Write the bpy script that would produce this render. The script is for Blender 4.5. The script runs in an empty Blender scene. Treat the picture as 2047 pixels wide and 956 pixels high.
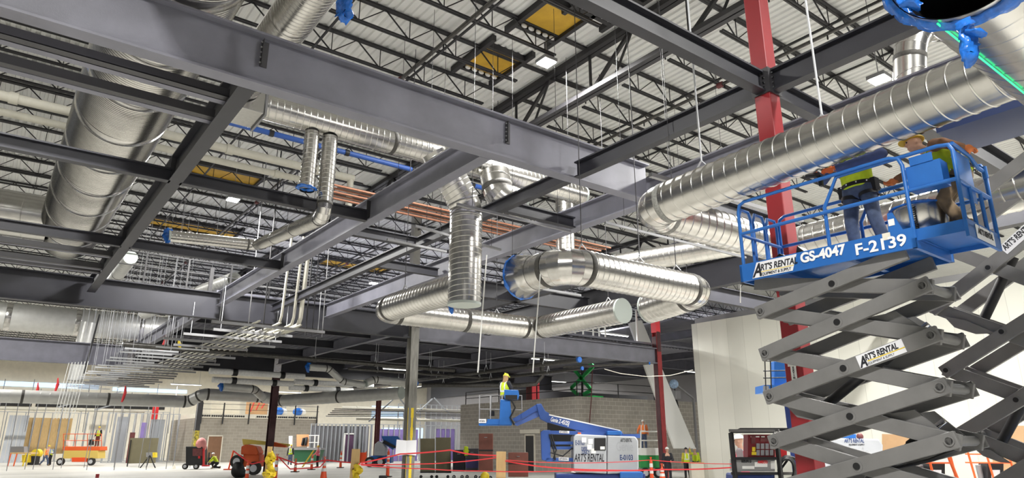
import bpy, math, random
from math import pi, sin, cos, radians as RAD
from mathutils import Vector as V, Matrix
random.seed(7)
sc = bpy.context.scene
COL = sc.collection

# ------------------------------------------------------------------ camera
HC = 2.15                      # eye height; X runs right-away, Y runs left-away
PITCH, YAW, FPX = 0.28822, 0.92585, 1363.0
cd = bpy.data.cameras.new('camera'); cam = bpy.data.objects.new('camera', cd); COL.objects.link(cam)
fwd = V((cos(YAW) * cos(PITCH), sin(YAW) * cos(PITCH), sin(PITCH)))
rgt = V((sin(YAW), -cos(YAW), 0)); upv = rgt.cross(fwd)
cam.matrix_world = Matrix(((rgt.x, upv.x, -fwd.x, 0), (rgt.y, upv.y, -fwd.y, 0), (rgt.z, upv.z, -fwd.z, HC), (0, 0, 0, 1)))
cd.sensor_width = 36.0; cd.lens = 36.0 * FPX / 2047.0; cd.clip_start = 0.05; cd.clip_end = 400
sc.camera = cam

# ------------------------------------------------------------------ light and exposure
sc.view_settings.view_transform = 'Standard'; sc.view_settings.look = 'None'
sc.view_settings.gamma = 1.0; sc.view_settings.use_curve_mapping = False
sc.view_settings.exposure = 0.12
w = bpy.data.worlds.new('world'); sc.world = w; w.use_nodes = True
bg = w.node_tree.nodes['Background']; bg.inputs[0].default_value = (0.93, 0.96, 1.0, 1); bg.inputs[1].default_value = 0.14
sc.cycles.use_denoising = True
sc.cycles.max_bounces = 6; sc.cycles.diffuse_bounces = 4; sc.cycles.glossy_bounces = 4
sc.cycles.sample_clamp_indirect = 4.0
HIGH_BAY_WATTS = 1400.0; FAR_WATTS = 950.0; BOOSTED_WATTS = 2400.0

def at(px, py, x=None, y=None, z=None):
    """point of the place seen at a photograph pixel, on a known plane"""
    d = fwd * FPX + rgt * (px - 1023.5) + upv * (478 - py)
    o = V((0, 0, HC))
    t = x / d.x if x is not None else y / d.y if y is not None else (z - HC) / d.z
    return o + d * t

# ------------------------------------------------------------------ materials
MATS = {}
def mat(name, col, rough=0.6, metal=0.0, noise=0.0, scale=4.0, bump=0.0, bscale=40.0, emit=None, es=1.0, alpha=None, stretch=None, trans=0.0):
    m = bpy.data.materials.new(name); m.use_nodes = True; nt = m.node_tree
    b = nt.nodes['Principled BSDF']
    b.inputs['Base Color'].default_value = (*col, 1); b.inputs['Roughness'].default_value = rough; b.inputs['Metallic'].default_value = metal
    tc = nt.nodes.new('ShaderNodeTexCoord')
    co = tc.outputs['Object']
    if stretch:
        mp = nt.nodes.new('ShaderNodeMapping'); mp.inputs['Scale'].default_value = stretch
        nt.links.new(co, mp.inputs[0]); co = mp.outputs[0]
    if noise:
        n = nt.nodes.new('ShaderNodeTexNoise'); n.inputs['Scale'].default_value = scale; n.inputs['Detail'].default_value = 6
        nt.links.new(co, n.inputs['Vector'])
        r = nt.nodes.new('ShaderNodeValToRGB')
        r.color_ramp.elements[0].position = 0.3; r.color_ramp.elements[1].position = 0.7
        r.color_ramp.elements[0].color = (*[max(0, c * (1 - noise)) for c in col], 1)
        r.color_ramp.elements[1].color = (*[min(1, c * (1 + noise)) for c in col], 1)
        nt.links.new(n.outputs['Fac'], r.inputs[0]); nt.links.new(r.outputs[0], b.inputs['Base Color'])
    if bump:
        n2 = nt.nodes.new('ShaderNodeTexNoise'); n2.inputs['Scale'].default_value = bscale
        nt.links.new(co, n2.inputs['Vector'])
        bp = nt.nodes.new('ShaderNodeBump'); bp.inputs['Strength'].default_value = bump; bp.inputs['Distance'].default_value = 0.02
        nt.links.new(n2.outputs['Fac'], bp.inputs['Height']); nt.links.new(bp.outputs[0], b.inputs['Normal'])
    if emit: b.inputs['Emission Color'].default_value = (*emit, 1); b.inputs['Emission Strength'].default_value = es
    if alpha is not None: b.inputs['Alpha'].default_value = alpha
    if trans: b.inputs['Transmission Weight'].default_value = trans
    MATS[name] = m
    return m
def S(r, g, b):                 # sRGB 0-255 to linear
    f = lambda c: (c / 255 / 12.92) if c <= 10 else ((c / 255 + 0.055) / 1.055) ** 2.4
    return (f(r), f(g), f(b))

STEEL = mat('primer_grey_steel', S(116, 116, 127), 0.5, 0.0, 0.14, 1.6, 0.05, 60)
STEEL_SHADE = mat('shaded_primer_steel', S(40, 40, 47), 0.5, 0.0, 0.14, 1.6, 0.05, 60)  # same steel primer, colour darkened for the beams that stand in shade
JOIST = mat('joist_black_primer', S(38, 37, 39), 0.6)
ANGLE = mat('dark_angle_steel', S(56, 55, 58), 0.5)
STRUT = mat('galvanised_strut', S(150, 150, 152), 0.45, 0.5)
DUCT = mat('spiral_galvanised', S(198, 196, 191), 0.27, 1.0, 0.09, 5.0, 0.03, 12, stretch=(1, 1, 1))
DUCTF = mat('lightened_galvanised', S(206, 206, 202), 0.4, 0.35, 0.06, 3.0)  # duct steel made paler and less metallic, so far runs look lit
DUCT2 = mat('sheet_galvanised', S(202, 200, 196), 0.22, 1.0, 0.07, 14.0, 0.05, 20)
SEAL = mat('duct_sealant', S(74, 72, 68), 0.7, 0.0, 0.3, 30)
GSEAL = mat('grey_duct_sealant', S(150, 150, 145), 0.8, 0.0, 0.3, 40, 0.5, 60)
DECKM = mat('roof_deck_white', S(232, 232, 229), 0.55, 0.0, 0.04, 0.7)
CONC = mat('floor_concrete', S(184, 182, 175), 0.5, 0.0, 0.16, 1.0, stretch=(0.12, 0.5, 1))
REDP = mat('red_paint', S(146, 36, 42), 0.5, 0, 0.08, 2)
BRED = mat('bright_red_paint', S(205, 38, 42), 0.5)
DRED = mat('red_oxide_primer', S(104, 52, 52), 0.6, 0, 0.2, 6)
OXID = mat('dark_maroon_primer', S(72, 40, 44), 0.6, 0, 0.2, 4)
BLUE = mat('lift_blue_paint', S(40, 102, 178), 0.4, 0, 0.06, 5)
DBLUE = mat('dark_blue_paint', S(36, 58, 120), 0.45)
BFILM = mat('blue_film', S(36, 110, 205), 0.25, 0, 0.25, 18, 0.8, 14, alpha=0.88)
PIPEB = mat('blue_pipe', S(44, 84, 160), 0.5)
PIPEW = mat('white_pipe_wrap', S(192, 189, 176), 0.6, 0, 0.05, 8)
PIPEK = mat('black_pipe', S(74, 72, 69), 0.34, 0.3, 0.3, 9)
COPPER = mat('copper_pipe', S(168, 116, 92), 0.5, 0.4)
YEL = mat('yellow_paint', S(226, 198, 40), 0.55, 0, 0.1, 10)
HATCH = mat('amber_hatch_liner', S(190, 150, 42), 0.6, 0, 0.12, 3)
WHITE = mat('white_paint', S(236, 236, 232), 0.5)
BLACK = mat('black_plastic', S(24, 24, 26), 0.5)
RUBBER = mat('tyre_rubber', S(44, 43, 42), 0.8)
SGREY = mat('scissor_grey_paint', S(118, 117, 116), 0.5, 0, 0.1, 4)
COVER = mat('engine_cover_grey', S(168, 171, 176), 0.45, 0, 0.04, 3)
CAPM = mat('pale_cap', S(176, 184, 178), 0.5)
LGREY = mat('light_grey_cover', S(196, 198, 202), 0.45, 0, 0.04, 3)
CHROME = mat('hydraulic_chrome', S(225, 225, 228), 0.12, 1.0)
WOOD = mat('timber', S(206, 174, 122), 0.7, 0, 0.12, 6, stretch=(3, 3, 0.4))
PLY = mat('plywood', S(196, 158, 118), 0.7, 0, 0.06, 2)
BRDOOR = mat('brown_door', S(128, 92, 66), 0.6, 0, 0.08, 3)
KHAKI = mat('khaki_board', S(112, 106, 82), 0.7, 0, 0.06, 2)
GANG = mat('rust_brown_steel', S(116, 66, 54), 0.55, 0, 0.12, 3)
ORANGE = mat('orange_paint', S(226, 96, 40), 0.5)
GREEN = mat('green_paint', S(28, 140, 66), 0.5)
DGREEN = mat('dark_green_paint', S(30, 84, 52), 0.55)
GREEN2 = mat('bright_green_paint', S(30, 170, 82), 0.5)
HIVIS = mat('hivis_lime', S(196, 218, 40), 0.75, 0, 0.1, 20)
HIVO = mat('hivis_orange', S(238, 132, 60), 0.75)
PINK = mat('hivis_pink', S(242, 104, 130), 0.75)
SKIN = mat('skin', S(206, 160, 136), 0.55)
JEANS = mat('denim', S(72, 84, 110), 0.85, 0, 0.25, 14)
DARKC = mat('dark_cloth', S(40, 40, 46), 0.85, 0, 0.15, 12)
BROWNC = mat('brown_duck_cloth', S(140, 98, 70), 0.85, 0, 0.12, 14)
TAN = mat('tan_cloth', S(130, 110, 84), 0.85, 0, 0.25, 10)
BLUEC = mat('blue_jersey', S(70, 84, 130), 0.8, 0, 0.1, 14)
REFL = mat('reflective_tape', S(225, 228, 230), 0.35)
TAPE = mat('red_barrier_tape', S(226, 60, 64), 0.5)
PURPLE = mat('purple_board', S(140, 122, 186), 0.7, 0, 0.1, 1.2)
STUDM = mat('steel_stud', S(172, 176, 182), 0.4, 0.4)
PALE = mat('pale_board', S(226, 220, 204), 0.7, 0, 0.05, 2)
PAPER = mat('paper_sheet', S(232, 232, 236), 0.7)
GLASS = mat('daylight_window', S(150, 190, 230), 0.2, emit=S(205, 228, 255), es=1.1)
LAMP = mat('lamp_lens', (1, 1, 1), 0.4, emit=(1.0, 0.98, 0.93), es=60)
LASER = mat('green_level_beam', S(60, 240, 150), 0.5, emit=S(40, 235, 150), es=1.2)
DARKW = mat('dark_wall', S(88, 88, 92), 0.8)
GREYW = mat('grey_wall_panel', S(150, 148, 150), 0.75, 0, 0.03, 1)
LTXT = mat('lettering_black', S(30, 31, 38), 0.6)
WTXT = mat('lettering_white', S(238, 238, 238), 0.6)
BTXT = mat('lettering_blue', S(48, 66, 110), 0.6)
INSUL = mat('white_insulation', S(230, 230, 228), 0.7, 0, 0.1, 10, 0.4, 20)

def wall_lines(name, col, col2, sx, sy, mort, axis, offs=0.5, rough=0.75):
    """block or panel joints in the wall's own plane"""
    m = bpy.data.materials.new(name); m.use_nodes = True; nt = m.node_tree; b = nt.nodes['Principled BSDF']
    b.inputs['Roughness'].default_value = rough
    tc = nt.nodes.new('ShaderNodeTexCoord'); sp = nt.nodes.new('ShaderNodeSeparateXYZ'); cb = nt.nodes.new('ShaderNodeCombineXYZ')
    nt.links.new(tc.outputs['Object'], sp.inputs[0])
    ad = nt.nodes.new('ShaderNodeMath'); ad.operation = 'ADD'
    nt.links.new(sp.outputs[0], ad.inputs[0]); nt.links.new(sp.outputs[1], ad.inputs[1])
    src = ad.outputs[0] if axis == 'xy' else sp.outputs['XYZ'.index(axis.upper())]
    nt.links.new(src, cb.inputs[0]); nt.links.new(sp.outputs[2], cb.inputs[1])
    br = nt.nodes.new('ShaderNodeTexBrick'); br.offset = offs
    br.inputs['Scale'].default_value = 1.0; br.inputs['Brick Width'].default_value = sx; br.inputs['Row Height'].default_value = sy
    br.inputs['Mortar Size'].default_value = mort; br.inputs['Mortar Smooth'].default_value = 0.1
    br.inputs['Color1'].default_value = (*col, 1); br.inputs['Color2'].default_value = (*[c * 0.86 for c in col], 1); br.inputs['Mortar'].default_value = (*col2, 1)
    nt.links.new(cb.outputs[0], br.inputs['Vector']); nt.links.new(br.outputs['Color'], b.inputs['Base Color'])
    return m
CMU = wall_lines('concrete_block', S(158, 151, 139), S(174, 168, 157), 0.62, 0.31, 0.014, 'xy')
CMUR = wall_lines('concrete_block_grey', S(168, 162, 152), S(196, 190, 180), 0.62, 0.31, 0.018, 'xy')
COOLER = wall_lines('white_insulated_panel', S(238, 237, 226), S(206, 205, 194), 1.1, 40, 0.012, 'xy', 0.0, 0.45)

# ------------------------------------------------------------------ mesh building
def frame(d, up=V((0, 0, 1))):
    d = d.normalized()
    if abs(d.dot(up)) > 0.98: up = V((1, 0, 0)) if abs(d.x) < 0.9 else V((0, 1, 0))
    a = up.cross(d).normalized(); b = d.cross(a).normalized()
    return d, a, b
class MB:
    def __init__(s): s.v = []; s.f = []; s.s = []
    def add(s, vs, fs, smooth=False):
        n = len(s.v); s.v += [V(p) for p in vs]
        s.f += [tuple(i + n for i in f) for f in fs]; s.s += [smooth] * len(fs)
        return s
    def box(s, c, d, R=None):
        c = V(c); h = V(d) / 2; vs = []
        for x in (-1, 1):
            for y in (-1, 1):
                for z in (-1, 1):
                    p = V((x * h.x, y * h.y, z * h.z)); vs.append(c + (R @ p if R else p))
        return s.add(vs, [(0, 1, 3, 2), (4, 6, 7, 5), (0, 4, 5, 1), (2, 3, 7, 6), (0, 2, 6, 4), (1, 5, 7, 3)])
    def bar(s, p, q, w, h, up=V((0, 0, 1))):
        p, q = V(p), V(q); d, a, b = frame(q - p, V(up))
        vs = [o + a * (sx * w / 2) + b * (sy * h / 2) for o in (p, q) for sx, sy in ((-1, -1), (1, -1), (1, 1), (-1, 1))]
        return s.add(vs, [(3, 2, 1, 0), (4, 5, 6, 7), (0, 1, 5, 4), (1, 2, 6, 5), (2, 3, 7, 6), (3, 0, 4, 7)])
    def loft(s, rings, cap=True, smooth=True, closed=False):
        n = len(rings[0]); vs = [p for r in rings for p in r]; fs = []
        m = len(rings)
        for i in range(m if closed else m - 1):
            for j in range(n):
                k = (j + 1) % n; i2 = (i + 1) % m
                fs.append((i * n + j, i * n + k, i2 * n + k, i2 * n + j))
        s.add(vs, fs, smooth)
        if cap and not closed:
            s.add(rings[0], [tuple(range(n))[::-1]]); s.add(rings[-1], [tuple(range(n))])
        return s
    def tube(s, p, q, r, r2=None, n=12, cap=True, up=V((0, 0, 1))):
        p, q = V(p), V(q); d, a, b = frame(q - p, up); r2 = r if r2 is None else r2
        ring = lambda o, rr: [o + a * (cos(t) * rr) + b * (sin(t) * rr) for t in (2 * pi * k / n for k in range(n))]
        return s.loft([ring(p, r), ring(q, r2)], cap)
    def path(s, pts, r, n=8, cap=True, rad=None):
        pts = [V(p) for p in pts]; rings = []
        d0 = (pts[1] - pts[0]).normalized(); _, a, b = frame(d0)
        for i, p in enumerate(pts):
            t = (pts[min(i + 1, len(pts) - 1)] - pts[max(i - 1, 0)]).normalized()
            q = d0.rotation_difference(t); a = q @ a; b = q @ b; d0 = t
            rr = rad[i] if rad else r
            mt = 1.0
            if 0 < i < len(pts) - 1:
                c = (pts[i] - pts[i - 1]).normalized().dot((pts[i + 1] - pts[i]).normalized()); mt = 1 / max(0.5, math.sqrt(max(0.0, (1 + c) / 2)))
            rings.append([p + (a * cos(u) + b * sin(u)) * rr * (1 + (mt - 1) * 0.5) for u in (2 * pi * k / n for k in range(n))])
        return s.loft(rings, cap)
    def prism(s, poly, ext):
        n = len(poly); ext = V(ext); vs = [V(p) for p in poly] + [V(p) + ext for p in poly]
        return s.add(vs, [tuple(range(n))[::-1], tuple(range(n, 2 * n))] + [(i, (i + 1) % n, (i + 1) % n + n, i + n) for i in range(n)])
    def ball(s, c, r, R=None, n=14, m=9):
        c = V(c); r = V((r, r, r)) if not hasattr(r, '__len__') else V(r); rings = []
        for i in range(m + 1):
            t = pi * (i + 0.02) / (m + 0.04)
            ring = []
            for j in range(n):
                u = 2 * pi * j / n; p = V((sin(t) * cos(u) * r.x, sin(t) * sin(u) * r.y, -cos(t) * r.z))
                ring.append(c + (R @ p if R else p))
            rings.append(ring)
        return s.loft(rings, True)
    def lathe(s, c, prof, n=20, ax=V((0, 0, 1)), cap=True):
        c = V(c); d, a, b = frame(V(ax))
        return s.loft([[c + d * h + (a * cos(u) + b * sin(u)) * r for u in (2 * pi * k / n for k in range(n))] for h, r in prof], cap)
    def build(s, name, m, parent=None, loc=None, bevel=0, remesh=0, smooth_it=0):
        off = V((0, 0, 0)); p = parent
        while p is not None: off += p.location; p = p.parent
        if loc is None: loc = V((0, 0, 0)) if parent is not None else (s.v[0].copy() if s.v else V((0, 0, 0)))
        loc = V(loc)
        me = bpy.data.meshes.new(name)
        o2 = off + (loc if parent is None else V((0, 0, 0)))
        me.from_pydata([tuple(q - o2) for q in s.v], [], s.f)
        me.polygons.foreach_set('use_smooth', s.s); me.update()
        me.materials.append(m)
        o = bpy.data.objects.new(name, me); COL.objects.link(o)
        if parent is not None: o.parent = parent
        else: o.location = loc
        if bevel:
            md = o.modifiers.new('bevel', 'BEVEL'); md.width = bevel; md.segments = 2; md.limit_method = 'ANGLE'
        if remesh:
            md = o.modifiers.new('remesh', 'REMESH'); md.mode = 'VOXEL'; md.voxel_size = remesh; md.use_smooth_shade = True
            if smooth_it:
                md = o.modifiers.new('smooth', 'SMOOTH'); md.iterations = smooth_it; md.factor = 0.5
        return o

def tag(o, label, cat, group=None, kind='thing'):
    o['label'] = label; o['category'] = cat; o['kind'] = kind
    if group: o['group'] = group
    return o
def thing(name, label, cat, loc=(0, 0, 0), group=None, rz=0.0):
    o = bpy.data.objects.new(name, None); COL.objects.link(o); o.location = loc; o.rotation_euler = (0, 0, rz); o.empty_display_size = 0.1
    return tag(o, label, cat, group)
def struct(name, mb, m, **k):
    o = mb.build(name, m, **k); o['kind'] = 'structure'; return o
def dup(root, loc=None, rz=None, label=None, group=None):
    r = root.copy(); COL.objects.link(r)
    if loc is not None: r.location = loc
    if rz is not None: r.rotation_euler = (0, 0, rz)
    if label: r['label'] = label
    if group: r['group'] = group
    for ch in list(root.children):
        c = ch.copy(); COL.objects.link(c); c.parent = r
        for g in list(ch.children):
            d = g.copy(); COL.objects.link(d); d.parent = c
    return r
def text(s, loc, right, up, size, m, parent, name='lettering', ext=0.002, align='LEFT', bold=0.0, shear=0.0, sx=1.0):
    cu = bpy.data.curves.new(name, 'FONT'); cu.body = s; cu.size = size; cu.extrude = ext; cu.offset = bold; cu.shear = shear
    cu.align_x = align; cu.align_y = 'BOTTOM_BASELINE'
    cu.materials.append(m)
    tmp = bpy.data.objects.new(name, cu); me = bpy.data.meshes.new_from_object(tmp); bpy.data.objects.remove(tmp); bpy.data.curves.remove(cu)
    o = bpy.data.objects.new(name, me); COL.objects.link(o)
    r = V(right).normalized(); u = V(up); u = (u - r * u.dot(r)).normalized(); n = r.cross(u)
    off = V((0, 0, 0)); p = parent
    while p is not None: off += p.location; p = p.parent
    l = V(loc) - off
    M = Matrix(((r.x * sx, u.x, n.x, l.x), (r.y * sx, u.y, n.y, l.y), (r.z * sx, u.z, n.z, l.z), (0, 0, 0, 1)))
    o.parent = parent; o.matrix_basis = M
    return o
# ------------------------------------------------------------------ floor, roof, walls
H = 7.13; TOP = 7.69
ROOF = 12.78
m = MB(); m.box((0, 40, -0.15), (150, 160, 0.3)); struct('floor', m, CONC)
m = MB(); xs = -14.0; prof = []
while xs < 60:                                   # corrugated roof deck, flutes along Y
    prof += [(xs, 0), (xs + 0.10, 0), (xs + 0.125, 0.05), (xs + 0.20, 0.05)]; xs += 0.225
lo = [V((x, -3, ROOF + z)) for x, z in prof]; hi = [V((x, 104, ROOF + z)) for x, z in prof]
n = len(prof); m.add(lo + hi, [(i, i + n, i + n + 1, i + 1) for i in range(n - 1)])
m.box((23, 50.5, ROOF + 0.25), (74, 107, 0.2)); struct('ceiling', m, DECKM)
m = MB(); m.box((20, 104.2, 6.5), (90, 0.3, 13)); struct('wall_far', m, PALE)
m = MB(); m.box((60.2, 52, 6.5), (0.3, 104, 13)); struct('wall_right', m, GREYW)

# roof hatches with amber liners
def hatch(i, px, py, lx, ly, where):
    c = at(px, py, z=ROOF - 0.02)
    t = thing('roof_hatch', 'amber lined square roof hatch ' + where, 'roof hatch', c, 'amber roof hatches')
    a = MB(); a.box(c + V((0, 0, -0.01)), (lx, ly, 0.06)); a.build('liner', HATCH, t)
    f = MB()
    for sx in (-1, 1): f.box(c + V((sx * (lx / 2 + .06), 0, -0.06)), (0.12, ly + 0.9, 0.18)); f.box(c + V((0, sx * (ly / 2 + .06), -0.06)), (lx, 0.12, 0.18))
    f.build('curb_frame', JOIST, t)
    b = MB()
    for k in range(5): b.ball(c + V((-lx / 2 + 0.15 + (lx - .3) * k / 4, ly / 2 - 0.06, -0.12)), (0.1, 0.05, 0.06), n=8, m=5)
    b.build('insulation_bead', INSUL, t)
hatch(0, 1103, 36, 1.25, 1.25, 'nearest the top edge of the photo')
hatch(1, 984, 121, 1.25, 1.25, 'beside the roof girder, above the long grey beam')
for px, py, lx, ly, wh in ((452, 345, 2.6, 1.4, 'behind the white wrapped pipes'), (388, 452, 4.2, 1.5, 'far left, below the bright lamp'), (708, 530, 4.2, 1.5, 'far, above the thin white conduits'), (1215, 2, 1.2, 1.0, 'cut by the top edge of the photo')):
    hatch(2, px, py, lx, ly, wh)

# bar joists: chords of two angles, bent-bar web with a post at each panel
JS, JTOP, JD, PAN = 1.71, ROOF - 0.02, 0.66, 1.41
J0 = 13.95
def joist_parts(L, root, parts, thin=1.0):
    tcb, bc, wb = MB(), MB(), MB()
    for s in (-1, 1):
        tcb.box((L / 2, s * 0.035, -0.03), (L, 0.06, 0.06)); bc.box((L / 2, s * 0.035, -JD), (L - 2.6, 0.045, 0.05))
    n = int((L - 2.6) / PAN); x0 = (L - n * PAN) / 2
    pts = x0
    for i in range(n + 1):
        xa = x0 + (i - 0.5) * PAN; xb = x0 + i * PAN; xc = xa + PAN
        top = lambda x: V((min(max(x, 0.15), L - 0.15), 0, -0.05))
        b = V((xb, 0, -JD))
        wb.bar(top(xa), b, 0.03 * thin, 0.03 * thin); wb.bar(b, V((xb, 0, -.05)), 0.02 * thin, 0.02 * thin); wb.bar(b, top(xc), 0.024 * thin, 0.024 * thin)
    if parts:
        return [tcb.build('top_chord', JOIST, root), bc.build('bottom_chord', JOIST, root), wb.build('web', JOIST, root)]
    for q in (bc, wb): tcb.add(q.v, q.f)
    return tcb
GX = [-3.25, 11.95, 27.15, 42.35, 57.55]
L = 15.2
root0 = thing('bar_joist', 'black steel bar joist running under the white roof deck', 'joist', (GX[0], J0 - 6 * JS, JTOP), 'roof bar joists')
joist_parts_root = root0
for q in (0,):
    rl = root0.location.copy(); root0.location = (0, 0, 0); joist_parts(L, root0, True); root0.location = rl
far_me = joist_parts(L, None, False).build('bar_joist', JOIST, None, loc=(0, 0, 0))
tag(far_me, 'black steel bar joist running under the white roof deck', 'joist', 'roof bar joists')
first = True
for b in range(4):
    for j in range(-6, 53):
        y = J0 + j * JS
        if j < 10 and b < 2:
            if b == 0 and j == -6: continue
            dup(root0, (GX[b], y, JTOP))
        else:
            if b == 3 and j < 8: continue
            o = far_me if first else far_me.copy()
            if not first: COL.objects.link(o)
            first = False; o.location = (GX[b], y, JTOP)
# joist girders along Y
def girder(x, y0, y1, label, full):
    t = thing('joist_girder', label, 'roof girder', (x, y0, JTOP), 'roof joist girders')
    zt, zb = JTOP - 0.1, JTOP - 1.35
    a, b, c = MB(), MB(), MB()
    for s in (-1, 1):
        a.box((x + s * 0.09, (y0 + y1) / 2, zt), (0.15, y1 - y0, 0.16)); b.box((x + s * 0.09, (y0 + y1) / 2, zb), (0.14, y1 - y0, 0.13))
    y = y0; k = 0
    while y < y1 - 2 * JS + 0.1:
        if full:
            m1 = y + JS
            c.bar((x, y, zt), (x, m1, zb), 0.09, 0.09); c.bar((x, m1, zb), (x, y + 2 * JS, zt), 0.12, 0.1); c.bar((x, m1, zb), (x, m1, zt), 0.06, 0.06)
            c.bar((x, y, zt), (x, y + .5 * JS, zb), 0.05, 0.05)
        y += 2 * JS
    a.build('top_chord', JOIST, t); b.build('bottom_chord', ANGLE, t); c.build('web', JOIST, t)
girder(GX[1], J0 - 8 * JS, J0 + 12 * JS, 'deep black roof girder crossing behind the red column top', True)
girder(GX[1], J0 + 14 * JS, J0 + 52 * JS, 'deep black roof girder far behind the vertical round ducts', True)
girder(GX[2], J0 + 4 * JS, J0 + 52 * JS, 'deep black roof girder over the dark mezzanine steel', True)
# bridging lines and sprinkler mains under the joists
for i, (x, dz) in enumerate(((2.6, -.05), (8.1, -.62), (8.35, -.05), (5.3, -.62), (15.2, -.62), (18.7, -.05), (21.3, -.62))):
    tag(MB().bar((x, 3, JTOP + dz - .05), (x, 60, JTOP + dz - .05), 0.05, 0.05).build('joist_bridging', JOIST), 'thin black bridging angle running across the bar joists', 'joist bridging', 'joist bridging lines')
for px, py, lab in ((1283, 134, 'beside the roof girder bottom chord'), (800, 160, 'above the long beam at mid photo'), (1440, 170, 'over the beam left of the red column')):
    c = at(px, py, z=JTOP - 0.86)
    t = thing('sprinkler_main', 'black sprinkler pipe with red couplings ' + lab, 'sprinkler pipe', (c.x, 3, c.z), 'sprinkler mains')
    MB().tube((c.x, 3, c.z), (c.x, 70, c.z), 0.05, n=8).build('pipe', PIPEK, t)
    for k in range(9):
        y = c.y - 6.4 + k * 6.4
        if y > 3.5: MB().tube((c.x, y - .09, c.z), (c.x, y + .09, c.z), 0.085, n=8).build('coupling', DRED, t)
    for k in range(20): MB().tube((c.x, 4.1 + k * 3.05, c.z), (c.x, 4.1 + k * 3.05, c.z - 0.16), 0.022, n=6).build('sprinkler_head', BLACK, t)

# ------------------------------------------------------------------ structural steel
def section(p, q, d, wd, tw=0.02, tf=0.03, up=V((0, 0, 1))):
    """I section from p to q; p,q on the underside centre line"""
    p, q = V(p), V(q); dr, a, b = frame(q - p, up)
    m = MB(); pr = [(-wd / 2, 0), (wd / 2, 0), (wd / 2, tf), (tw / 2, tf), (tw / 2, d - tf), (wd / 2, d - tf), (wd / 2, d), (-wd / 2, d), (-wd / 2, d - tf), (-tw / 2, d - tf), (-tw / 2, tf), (-wd / 2, tf)]
    r = lambda o: [o + a * x + b * z for x, z in pr]
    n = 12; A, B = r(p), r(q)
    fs = [(i, (i + 1) % n, (i + 1) % n + n, i + n) for i in range(n)]
    for o in (0, n):
        fs += [(o, o + 1, o + 2, o + 11), (o + 10, o + 3, o + 4, o + 9), (o + 5, o + 6, o + 7, o + 8)]
    m.add(A + B, fs); return m
def beam(p, q, d, wd, label, tf=0.03, group=None, m=STEEL):
    o = section(p, q, d, wd, 0.02, tf).build('steel_beam', m, None, loc=p)
    return tag(o, label, 'steel beam', group)
def plate(b, c, size, bolts=None, rb=0.018, ax=(0, -1, 0)):
    p = MB().box(c, size).build('connection_plate', ANGLE, b)
    for k in bolts or []:
        k = V(k); MB().tube(k, k + V(ax) * 0.03, rb, n=6).build('bolt', STRUT, p)
A1 = beam((-7, 9.41, H), (10.75, 9.41, H), 0.85, 0.26, 'long deep grey beam crossing the photo from its top left corner', 0.035)
for px, py in ((522, 105), (1010, 265)):         # clip angles bolted on the near face
    c = at(px, py, y=9.40)
    pa = MB(); pa.box((c.x, 9.345, H + 0.55), (0.012, 0.1, 0.42)); pa.box((c.x + 0.05, 9.39, H + 0.55), (0.1, 0.012, 0.42))
    p = pa.build('clip_angle', ANGLE, A1)
    b = MB()
    for k in range(5): b.tube((c.x - .006, 9.345, H + .38 + k * .085), (c.x - .03, 9.345, H + .38 + k * .085), 0.014, n=6)
    b.build('bolts', STRUT, p)
A0 = beam((0.5, 5.06, H), (8.45, 5.06, H), 0.33, 0.17, 'dark grey beam from the top of the photo to the red column', m=STEEL_SHADE)
beam((8.75, 5.06, H), (10.75, 5.06, H), 0.33, 0.17, 'short grey beam running right-away from the red column', m=STEEL_SHADE)
B6 = beam((8.6, 4.92, H), (8.6, -3, H), 0.36, 0.17, 'grey beam from the red column towards the upper right corner', m=STEEL_SHADE)
beam((8.6, 5.2, H), (8.6, 9.27, H), 0.33, 0.17, 'dark beam from the red column down to the long grey beam', m=STEEL_SHADE)
beam((8.6, 9.55, H), (8.6, 27.5, H), 0.29, 0.17, 'shallow dark beam behind the end of the long grey beam', m=STEEL_SHADE)
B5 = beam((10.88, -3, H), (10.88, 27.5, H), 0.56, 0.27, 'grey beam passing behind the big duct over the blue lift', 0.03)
B1 = beam((2.29, 9.55, H), (2.29, 27.5, H), 0.56, 0.25, 'dark beam crossing in front of the largest duct at left', m=STEEL_SHADE)
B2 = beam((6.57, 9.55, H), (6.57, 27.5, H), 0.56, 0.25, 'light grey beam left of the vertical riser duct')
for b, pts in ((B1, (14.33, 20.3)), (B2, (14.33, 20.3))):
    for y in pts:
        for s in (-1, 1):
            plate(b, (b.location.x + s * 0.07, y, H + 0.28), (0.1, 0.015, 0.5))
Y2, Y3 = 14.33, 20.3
beam((-7, Y2, H), (2.2, Y2, H), 0.27, 0.17, 'dark cross beam in front of the largest duct, nearer one', m=STEEL_SHADE)
beam((2.38, Y2, H), (6.47, Y2, H), 0.27, 0.17, 'dark cross beam below the two short vertical ducts', m=STEEL_SHADE)
beam((-7, Y3, H), (2.2, Y3, H), 0.27, 0.17, 'dark cross beam under the elbow of the largest duct', m=STEEL_SHADE)
beam((2.38, Y3, H), (6.47, Y3, H), 0.27, 0.17, 'dark cross beam under the small horizontal duct at left', m=STEEL_SHADE)
beam((6.68, 15.6, H), (8.5, 15.6, H), 0.27, 0.17, 'short dark cross beam left of the vertical riser duct', m=STEEL_SHADE)
beam((8.7, 11.8, H), (10.75, 11.8, H), 0.27, 0.17, 'short dark cross beam right of the vertical riser duct', m=STEEL_SHADE)
beam((8.7, 18.2, H), (10.75, 18.2, H), 0.27, 0.17, 'short dark cross beam far behind the vertical riser duct', m=STEEL_SHADE)
beam((10.98, 15.6, H), (14.5, 15.6, H), 0.27, 0.17, 'dark cross beam above the open-ended duct', m=STEEL_SHADE)
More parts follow.
